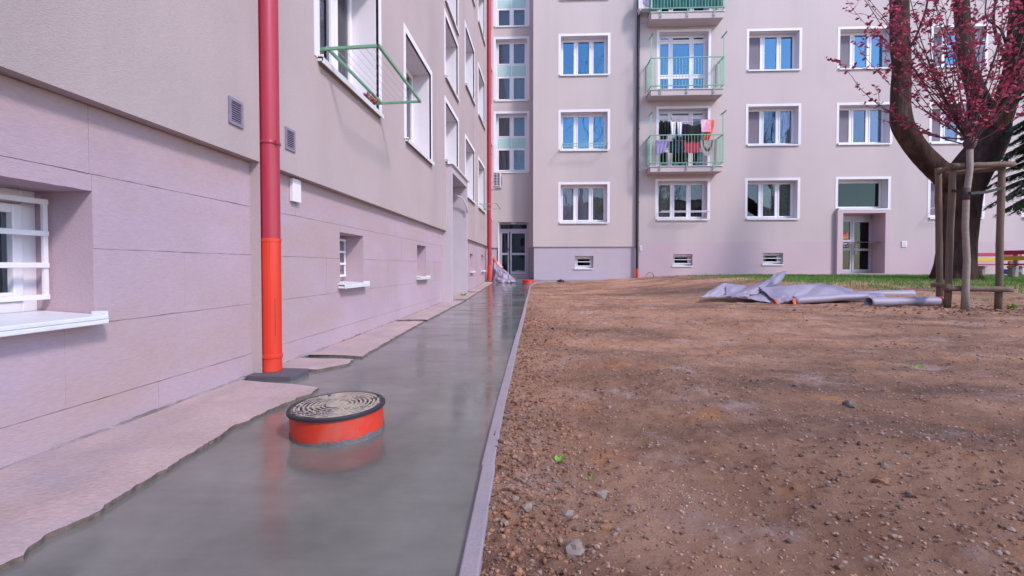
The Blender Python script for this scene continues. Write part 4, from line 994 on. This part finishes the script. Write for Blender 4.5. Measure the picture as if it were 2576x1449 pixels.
pts = [FL+zz+nrm*.06, FL.lerp(ctr,.6)+zz-Z*.05+nrm*.06, ctr+zz-Z*.07+nrm*.075, ctr.lerp(FR,.5)+zz-Z*.05+nrm*.06, FR+zz+nrm*.065+Z*.03]
for a, b in zip(pts, pts[1:]): bl.bar(a-T0, b-T0, .012, .05)
bl.build('strap', m_belt, tgd)
yt = empty('young_tree', ctr); tag(yt, 'young pale-stemmed tree with thin shoots and dark red leaves inside the tree guard', 'tree')
CZ = 2.93*dFL/8.75
tp = [Vector((0.0,0,-.05)), Vector((.0,0,.4)), Vector((.012,0,.9)), Vector((-.03,0,1.5)), Vector((-.02,0,2.1)), Vector((.03,0,2.55)), Vector((.02,0,CZ))]
MB().tube(tp, [.068,.056,.053,.051,.05,.05,.05], 14).build('trunk', m_barkY, yt, smooth=True)
MB().tube([tp[4]+Vector((-.005,0,-.1)), tp[4]+Vector((0,0,.12))], .054, 14).build('trunk_wrap', m_twig, yt, smooth=True)
LV = MB(); node = Vector((.02,0,CZ))
RL = random.Random(21)
def add_leaf(p, s):
    a = RL.uniform(0, 6.28); e = RL.uniform(-.7,.9); u = Vector((math.cos(a)*math.cos(e), math.sin(a)*math.cos(e), math.sin(e))); v = u.orthogonal().normalized(); v = (Matrix.Rotation(RL.uniform(0,6.28), 3, u) @ v)
    LV.add([p, p+u*s*.5+v*s*.28, p+u*s, p+u*s*.5-v*s*.28], [(0,1,2,3)])
def shoot(start, d, L, r, leaves=True, curve=.3, dens=14):
    pts = [start]; rad = [r]; dd = d.normalized(); n = 9
    for i in range(n):
        dd = (dd+Vector((RL.gauss(0,.10), RL.gauss(0,.10), curve*.12))).normalized(); pts.append(pts[-1]+dd*L/n+Vector((RL.gauss(0,.02), RL.gauss(0,.02), 0))); rad.append(r*(1-.85*(i+1)/n)+.0015)
    return pts, rad
def leafy(mb, start, d, L, r, curve, lvl=0, dens=16):
    pts, rad = shoot(start, d, L, r, curve=curve); mb.tube(pts, rad, 5 if lvl else 6, False)
    n = len(pts)-1
    for i in range(1, n+1):
        if lvl == 0 and i < 2 and L > 1.2: continue
        k = int(L/n*dens+RL.random())
        for _ in range(k):
            t = RL.random(); p = pts[i-1].lerp(pts[i], t); cl = RL.randrange(2, 4)
            for _ in range(cl): add_leaf(p, RL.uniform(.05,.115))
        if lvl == 0 and RL.random() < .55 and i > 2:
            a = RL.uniform(0, 6.28); e = (dd_ := (pts[i]-pts[i-1]).normalized())+Vector((math.cos(a), math.sin(a), .1))*.8
            leafy(mb, pts[i], e, L*RL.uniform(.12,.3), r*.35, .2, 1, dens)
kn = MB(); kn.lathe((.02,0,CZ-.08), [(.06,0),(.09,.06),(.10,.12),(.07,.2),(.02,.25)], 12); kn.build('crown_knob', m_twig, yt, smooth=True)
for i in range(46):
    az = i*2.39996+RL.uniform(-.3,.3) if i % 4 else math.pi+RL.uniform(-.6,.6); el = math.radians(RL.choice([20,36,50,60,66,72,78,82])+RL.uniform(-6,6))
    d = Vector((math.cos(az)*math.cos(el), math.sin(az)*math.cos(el), math.sin(el))); L = RL.uniform(2.4, 4.6) if el > .9 else RL.uniform(1.7, 3.2)
    mb = MB(); leafy(mb, node+d*.05+Vector((0,0,RL.uniform(-.05,.12))), d, L, RL.uniform(.006,.014), .9 if el < 1 else .25, 0, 7 if el > .9 else 11)
    mb.build('branch', m_twig, yt)
tag(LV.build('leaves', m_redleaf, yt), kind='stuff')

# ------------------------------------------------------------------ big old tree
DT = 13.8
def big(pxs, d=DT): return [at(x, y, d+dz) for x, y, dz in pxs]
bt = empty('old_tree', at(2403, 698, DT)); tag(bt, 'large dark-barked tree forking into three heavy limbs behind the tree guard', 'tree'); B0 = bt.location.copy()
def limb(nm, pts, rad, n=28):
    pts = [Vector(p)-B0 for p in pts]
    # resample smoothly
    out = []; rr = []
    for i in range(len(pts)-1):
        p0 = pts[max(0, i-1)]; p1 = pts[i]; p2 = pts[i+1]; p3 = pts[min(len(pts)-1, i+2)]
        for k in range(8):
            t = k/8; out.append(.5*((2*p1)+(-p0+p2)*t+(2*p0-5*p1+4*p2-p3)*t*t+(-p0+3*p1-3*p2+p3)*t**3)); rr.append(rad[i]+(rad[i+1]-rad[i])*t)
    out.append(pts[-1]); rr.append(rad[-1])
    mb = MB(); mb.tube(out, rr, n)
    mb.v = [tuple(Vector(v)*1+Vector((1,1,.3))*(.035*noise.noise(Vector(v)*2.2)+.02*noise.noise(Vector((v[0]*7, v[1]*7, v[2]*2))))) for v in mb.v]
    mb.build(nm, m_bark, bt, smooth=True)
s_ = DT/1200
limb('trunk', big([(2401,715,0),(2401,692,0),(2403,665,0),(2408,610,0),(2415,556,0),(2420,489,0),(2431,450,0),(2447,420,0),(2476,378,0),(2493,344,-.05),(2508,305,-.15),(2526,267,-.25),(2556,167,-.45),(2570,55,-.6),(2576,-60,-.7),(2585,-160,-.8)]), [w_*s_/2 for w_ in (108,94,82,76,74,80,88,86,78,74,58,48,46,48,44,34)])
limb('limb', big([(2426,490,.05),(2405,468,.0),(2380,444,-.1),(2350,420,-.2),(2310,378,-.3),(2281,335,-.4),(2268,305,-.4),(2265,250,-.4),(2268,167,-.4),(2264,111,-.3),(2262,0,-.2),(2258,-100,0),(2250,-170,.2)]), [w_*s_/2 for w_ in (60,62,56,50,47,47,46,41,39,41,39,34,26)])
limb('limb', big([(2478,375,.05),(2484,335,.1),(2480,300,.25),(2467,262,.35),(2453,222,.45),(2436,167,.5),(2426,111,.6),(2418,0,.8),(2412,-100,1),(2405,-170,1.2)]), [w_*s_/2 for w_ in (60,60,54,48,40,36,33,33,28,20)])
for a, b, c, r in (((2570,215,-.5),(2530,150,-.8),(2500,60,-.9),.05), ((2266,150,-.4),(2300,100,-.6),(2330,20,-.8),.035), ((2545,170,-.6),(2520,80,0),(2480,40,.4),.03)):
    limb('limb', big([a, b, c, (c[0]+10, c[1]-90, c[2])]), [r*1.3, r, r*.7, r*.3], 8)
for a in range(5):
    an = a*1.25+.3; c = at(2403, 698, DT); d = Vector((math.cos(an), math.sin(an), 0))
    limb('root', [c+Z*.42+d*.25, c+Z*.12+d*.42, c+d*.56-Z*.03, c+d*.75-Z*.12], [.17,.13,.09,.04], 8)

# ------------------------------------------------------------------ conifer at the right edge
cz = at(2655, 700, 12.5); cz.z = zd(cz.x, cz.y)
cn = empty('conifer', cz); tag(cn, 'dark green spruce with drooping boughs entering at the right edge', 'tree')
MB().tube([(0,0,-.1),(0,0,3),(0,0,8)], [.17,.13,.03], 10).build('trunk', m_bark, cn, smooth=True)
RC = random.Random(8); nd = MB()
for i in range(150):
    h = 2.2+RC.random()*5.6; az = RC.uniform(0, 6.28); L = (8.0-h)*.30*RC.uniform(.65,1.05)
    if RC.random() < .6: az = math.atan2(-CR.y, -CR.x)+RC.uniform(-.9,.9)
    pts = [Vector((0,0,h))]; d = Vector((math.cos(az), math.sin(az), .15))
    for k in range(7):
        d = (d+Vector((0,0,-.12))).normalized(); pts.append(pts[-1]+d*L/7)
    MB().tube(pts, [.022*(1-k/8)+.003 for k in range(8)], 5, False).build('bough', m_twig, cn)
    for k in range(1, 8):
        for s in range(13):
            p = pts[k-1].lerp(pts[k], RC.random()); sd = Vector((-d.y, d.x, 0)).normalized()*RC.choice((-1,1)); tl = .34*(1-.6*k/8)*RC.uniform(.5,1.2)
            tw = (sd*RC.uniform(.4,1)+d*RC.uniform(.3,.9)+Vector((0,0,RC.uniform(-.7,-.1)))).normalized()
            for q in range(9):
                c = p+tw*tl*(q+RC.random())/9; u = (tw+Vector((RC.gauss(0,.5), RC.gauss(0,.5), RC.gauss(0,.35)))).normalized()*.075; v = u.orthogonal().normalized()*.012
                nd.add([c-u*.3+v, c-u*.3-v, c+u-v*.3, c+u+v*.3], [(0,1,2,3)])
tag(nd.build('needles', m_needle, cn), kind='stuff')

# ------------------------------------------------------------------ benches, toy, scraps
def bench(label, loc, rz, L=1.9):
    o = empty('park_bench', loc, rz); tag(o, label, 'bench', 'red and yellow benches')
    for s in (-L/2+.3, L/2-.3):
        mb = MB(); mb.box(s-.06, s+.06, -.22, .2, -.05, .36); mb.box(s-.055, s+.055, .12, .24, .361, .80); mb.box(s-.058, s+.058, -.3, .22, .30, .359); mb.build('leg', m_conc, o, bevel=.02)
    for y, z in ((-.26,.41), (-.13,.41), (.0,.41)): MB().box(-L/2, L/2, y-.055, y+.055, z-.025, z+.025).build('seat_slat', m_bred, o, bevel=.006)
    for z, m_ in ((.60,m_byel), (.78,m_bred)): MB().box(-L/2, L/2, .07, .11, z-.065, z+.065).build('back_slat', m_, o, bevel=.006)
bp = at(2507, 695, 17.6); bench('red and yellow slatted bench standing along the wall behind the big tree', (bp.x, bp.y, zd(bp.x, bp.y)+.02), AB)
bp = at(2612, 703, 14.2); bench('second red and yellow bench, turned sideways at the right edge', (bp.x, bp.y, zd(bp.x, bp.y)+.02), math.radians(-62), 1.7)
bp = at(2541, 697, 16.4); ty = empty('toy_cart', (bp.x, bp.y, zd(bp.x, bp.y)+.0)); tag(ty, 'small blue toy cart with an orange handle standing under the bench', 'toy')
MB().box(-.2,.2,-.13,.13,.1,.27).build('tub', m_blue, ty, bevel=.04)
for s in (-.13,.13):
    mb = MB(); t_ = MB(); t_.lathe((0,0,0), [(.02,0),(.085,.0),(.09,.02),(.085,.04)], 16); mb.v = [(s+x, -.13-z, .09+y) for x, y, z in t_.v]; mb.f = t_.f; mb.mi = t_.mi; mb.build('wheel', m_black, ty)
mb = MB(); mb.tube([(-.12,.1,.26),(-.14,.12,.6),(.1,.12,.6),(.09,.1,.26)], .012, 6); mb.build('handle', m_tarpO, ty)
sp = empty('scrap', bw(4.56, -.35, .36), 0); tag(sp, 'rusty brown curled scrap lying at the foot of the dark downpipe', 'scrap')
MB().grid(lambda u, v: (.17*math.cos(2.5-2.6*u)+.02*v, -.05+.16*v*(.4+.6*u), .02+.24*math.sin(2.5-2.6*u)+.04*u), 14, 6).build('shell', m_scrap, sp, smooth=True, thick=.02)
bp = at(1408+6, 708, 17.2)
for (px, py, d, lab) in ((1410,710,17.4,'dark crumpled scrap at the bend of the kerb'),):
    p = ground_at(px, 712); o = empty('scrap', gz(p)); tag(o, lab, 'scrap')
    MB().grid(lambda u, v: (-.14+.28*u, .1*math.sin(v*3), .03+.12*abs(math.sin(u*5+v*2))*(1-abs(u-.5))), 8, 5).build('sheet', m_paver, o, thick=.012)

# ------------------------------------------------------------------ membrane piles
def sheet(o, org, corners, name='sheet', bulge=(0,0,0), curl=0, nu=26, nv=18, mat=m_tarp, wr=.035, seed=0):
    # corners: four (px, py, d) surveyed points, bottom-left, bottom-right, top-right, top-left
    c = [at(*q)-org for q in corners]; bl = Vector(bulge)
    def fn(u, v):
        p = (c[0]*(1-u)+c[1]*u)*(1-v)+(c[3]*(1-u)+c[2]*u)*v
        k = math.sin(math.pi*u)*math.sin(math.pi*v)
        return p+bl*k+CF*(wr*noise.noise(Vector((u*3, v*3, seed)))+wr*.9*abs(noise.noise(Vector((u*5+v*3, v*6-u*2, seed+4)))))+Vector((0,0,wr*.6*noise.noise(Vector((u*4, v*4, seed+9)))))
    return MB().grid(fn, nu, nv).build(name, mat, o, smooth=True, thick=.005)
def roll(o, org, a, b, r, turns=.9, name='roll', mat=m_tarp, start=0., flat=.75, taper=1.):
    a = at(*a)-org; b = at(*b)-org; d = (b-a).normalized(); sd = Vector((-d.y, d.x, 0)).normalized()
    def fn(u, v):
        ang = start+turns*6.283*v; rr = r*(1-.25*v)*(1+(taper-1)*u)*(1+.05*math.sin(u*7+v*3))
        return a.lerp(b, u)+sd*math.cos(ang)*rr+Vector((0,0,math.sin(ang)*rr*flat+r*flat*(1+(taper-1)*u)*.8+.01*noise.noise(Vector((u*4, v, r*50)))))
    return MB().grid(fn, 26, 22).build(name, mat, o, smooth=True, thick=.006)
DP = 9.75
org = gz(ground_at(2060, 762)); tp_ = empty('membrane_pile', org); tag(tp_, 'heap of lilac grey membrane sheets with orange edges, crumpled and rolled on the soil', 'membrane sheets')
def dgr(px, py):
    p = ground_at(px, py); return (p-CC).dot(CF)
# flat dark lower layer so the folds rest on something
roll(tp_, org, (2185,770,dgr(2185,771)), (2368,768,dgr(2368,769)), .115, 1.15, start=-1.2, flat=.85)
roll(tp_, org, (2362,768,dgr(2368,769)-.02), (2374,768,dgr(2374,769)-.02), .122, 1.15, 'orange_edge', m_tarpO, start=-1.2, flat=.85)
roll(tp_, org, (2010,764,dgr(2010,764)+.25), (2215,757,dgr(2215,761)+.35), .13, 1.05, start=-1.0, flat=.75)
roll(tp_, org, (2080,752,dgr(2080,757)+.9), (2296,748,dgr(2296,757)+.8), .12, 1.0, start=-1.2, flat=.8)
roll(tp_, org, (1995,766,dgr(2000,765)), (2180,752,dgr(2180,763)), .12, .95, start=-.9, flat=.8, taper=.75)
sheet(tp_, org, ((1957,765,9.75),(2120,748,9.7),(2208,738,10.6),(1966,722,10.3)), bulge=(0,0,.13), seed=1, wr=.03)
sheet(tp_, org, ((1957,764,9.75),(2010,752,9.6),(2070,712,10.5),(1908,722,10.2)), bulge=(.0,-.1,.05), seed=2)
sheet(tp_, org, ((2010,752,9.62),(2150,742,9.8),(2145,728,10.6),(2060,712,10.52)), bulge=(0,0,.1), seed=3, wr=.03)
sheet(tp_, org, ((1905,738,10.35),(1958,724,10.4),(1981,681,10.55),(1948,688,10.5)), bulge=(.02,-.08,.0), seed=4)
sheet(tp_, org, ((1803,748,10.2),(1905,740,10.1),(1958,692,10.5),(1868,727,10.6)), bulge=(0,-.16,.0), seed=5)
sheet(tp_, org, ((1760,748,10.2),(1825,747,10.3),(1826,713,10.7),(1820,712,10.65)), bulge=(0,-.05,.05), seed=6)
sheet(tp_, org, ((1826,747,10.25),(1890,750,10.2),(1895,722,10.8),(1824,711,10.7)), bulge=(0,-.03,.03), seed=7)
sheet(tp_, org, ((1880,752,10.0),(1960,765,9.8),(1965,735,10.6),(1870,738,10.6)), bulge=(0,0,.12), seed=8, wr=.05)
sheet(tp_, org, ((1835,750,10.1),(1890,752,10.05),(1885,738,10.2),(1850,738,10.2)), bulge=(0,-.12,.02), seed=10)
sheet(tp_, org, ((1955,766,9.66),(1962,766,9.64),(1948,750,9.78),(1944,752,9.8)), 'orange_edge', mat=m_tarpO, nu=3, nv=6, wr=.004)
sheet(tp_, org, ((1996,767,9.55),(2003,766,9.54),(2000,750,9.6),(1992,752,9.62)), 'orange_edge', mat=m_tarpO, nu=3, nv=6, wr=.004)
org2 = Vector((.55, 18.75, zp(18.7))); t2 = empty('membrane_pile', org2); tag(t2, 'crumpled lilac grey membrane with an orange edge, heaped beside the stairwell door', 'membrane sheets')
q2 = lambda px, py, y: (px, py, y)
sheet(t2, org2, ((1237,709,18.55),(1268,711,18.2),(1262,672,18.95),(1240,654,19.1)), bulge=(.05,-.18,.05), seed=11, wr=.12)
sheet(t2, org2, ((1262,712,18.15),(1296,706,18.4),(1275,683,18.9),(1252,668,18.9)), bulge=(.05,-.1,.06), seed=12, wr=.14)
sheet(t2, org2, ((1240,711,18.2),(1285,712,18.0),(1282,702,18.6),(1243,696,18.7)), bulge=(0,-.1,.12), seed=13, wr=.12)
sheet(t2, org2, ((1270,710,17.95),(1298,710,17.95),(1296,704,18.5),(1270,704,18.5)), bulge=(0,0,.1), seed=14, wr=.08)
sheet(t2, org2, ((1241,658,19.0),(1262,674,18.85),(1266,672,18.95),(1244,650,19.15)), 'pink_edge', mat=M('pink_edge', (.72,.36,.4), .6), nu=8, nv=3, seed=15)
sheet(t2, org2, ((1239,657,19.05),(1251,664,18.95),(1248,651,19.05),(1240,648,19.1)), 'orange_edge', mat=m_tarpO, nu=6, nv=4, bulge=(0,-.08,.02), seed=16, wr=.06)
sheet(t2, org2, ((1283,704,18.3),(1291,704,18.3),(1290,700,18.4),(1284,700,18.4)), 'orange_edge', mat=m_tarpO, nu=3, nv=3, wr=.01)

# ------------------------------------------------------------------ what stands behind the viewer (mirrored in the panes)
def bare_tree(loc, H, seed, label):
    rr = random.Random(seed); mb = MB()
    def br(p, d, L, r, lvl):
        pts = [p]; rad = [r]
        for i in range(4):
            d = (d+Vector((rr.gauss(0,.12), rr.gauss(0,.12), .06))).normalized(); pts.append(pts[-1]+d*L/4); rad.append(r*(1-.14*(i+1)))
        mb.tube(pts, rad, (9,7,5,4,3)[lvl], False)
        if lvl < 4:
            for k in range((4,4,5,3)[lvl]):
                i = rr.choice((2,3,4,4)); a = rr.uniform(0, 6.28); o = d.orthogonal().normalized(); o = Matrix.Rotation(a, 3, d) @ o
                br(pts[i], (d+o*rr.uniform(.5,.95)).normalized(), L*rr.uniform(.6,.8), max(.012, rad[i]*.68), lvl+1)
    o = empty('bare_tree', loc); tag(o, label, 'tree', 'bare trees mirrored in the panes')
    br(Vector((0,0,0)), Z, H*.36, .36, 0); mb.build('trunk', m_bark, o, smooth=True)
bare_tree((7.5,-14,0), 25, 3, 'bare tree mirrored in the upper panes left of the dark downpipe')
bare_tree((18.5,-15,0), 25, 12, 'bare tree mirrored behind the laundry balcony')
bare_tree((12.5,-16,0), 26, 4, 'bare tree mirrored in the panes of the balcony doors')
bare_tree((28,-13,0), 24, 6, 'bare tree mirrored in the upper panes above the right entrance')
op_ = empty('apartment_building', (14, -62, 0)); tag(op_, 'unseen pale building across the courtyard, added to darken what the ground floor panes mirror', 'building')
MB().box(-26, 26, -10, 0, 0, 14).build('wall', m_wallB, op_)  # unseen block, sized to keep bright horizon sky out of the lower panes
for i in range(14):
    for j in range(4): MB().box(-24+i*3.5,-22.2+i*3.5,.0,.03,2.6+j*2.9,4.1+j*2.9).build('window', m_room, op_)
MB().box(-26.5, 26.5, -10.5, .5, 14.001, 14.5).build('roof', m_roof, op_)
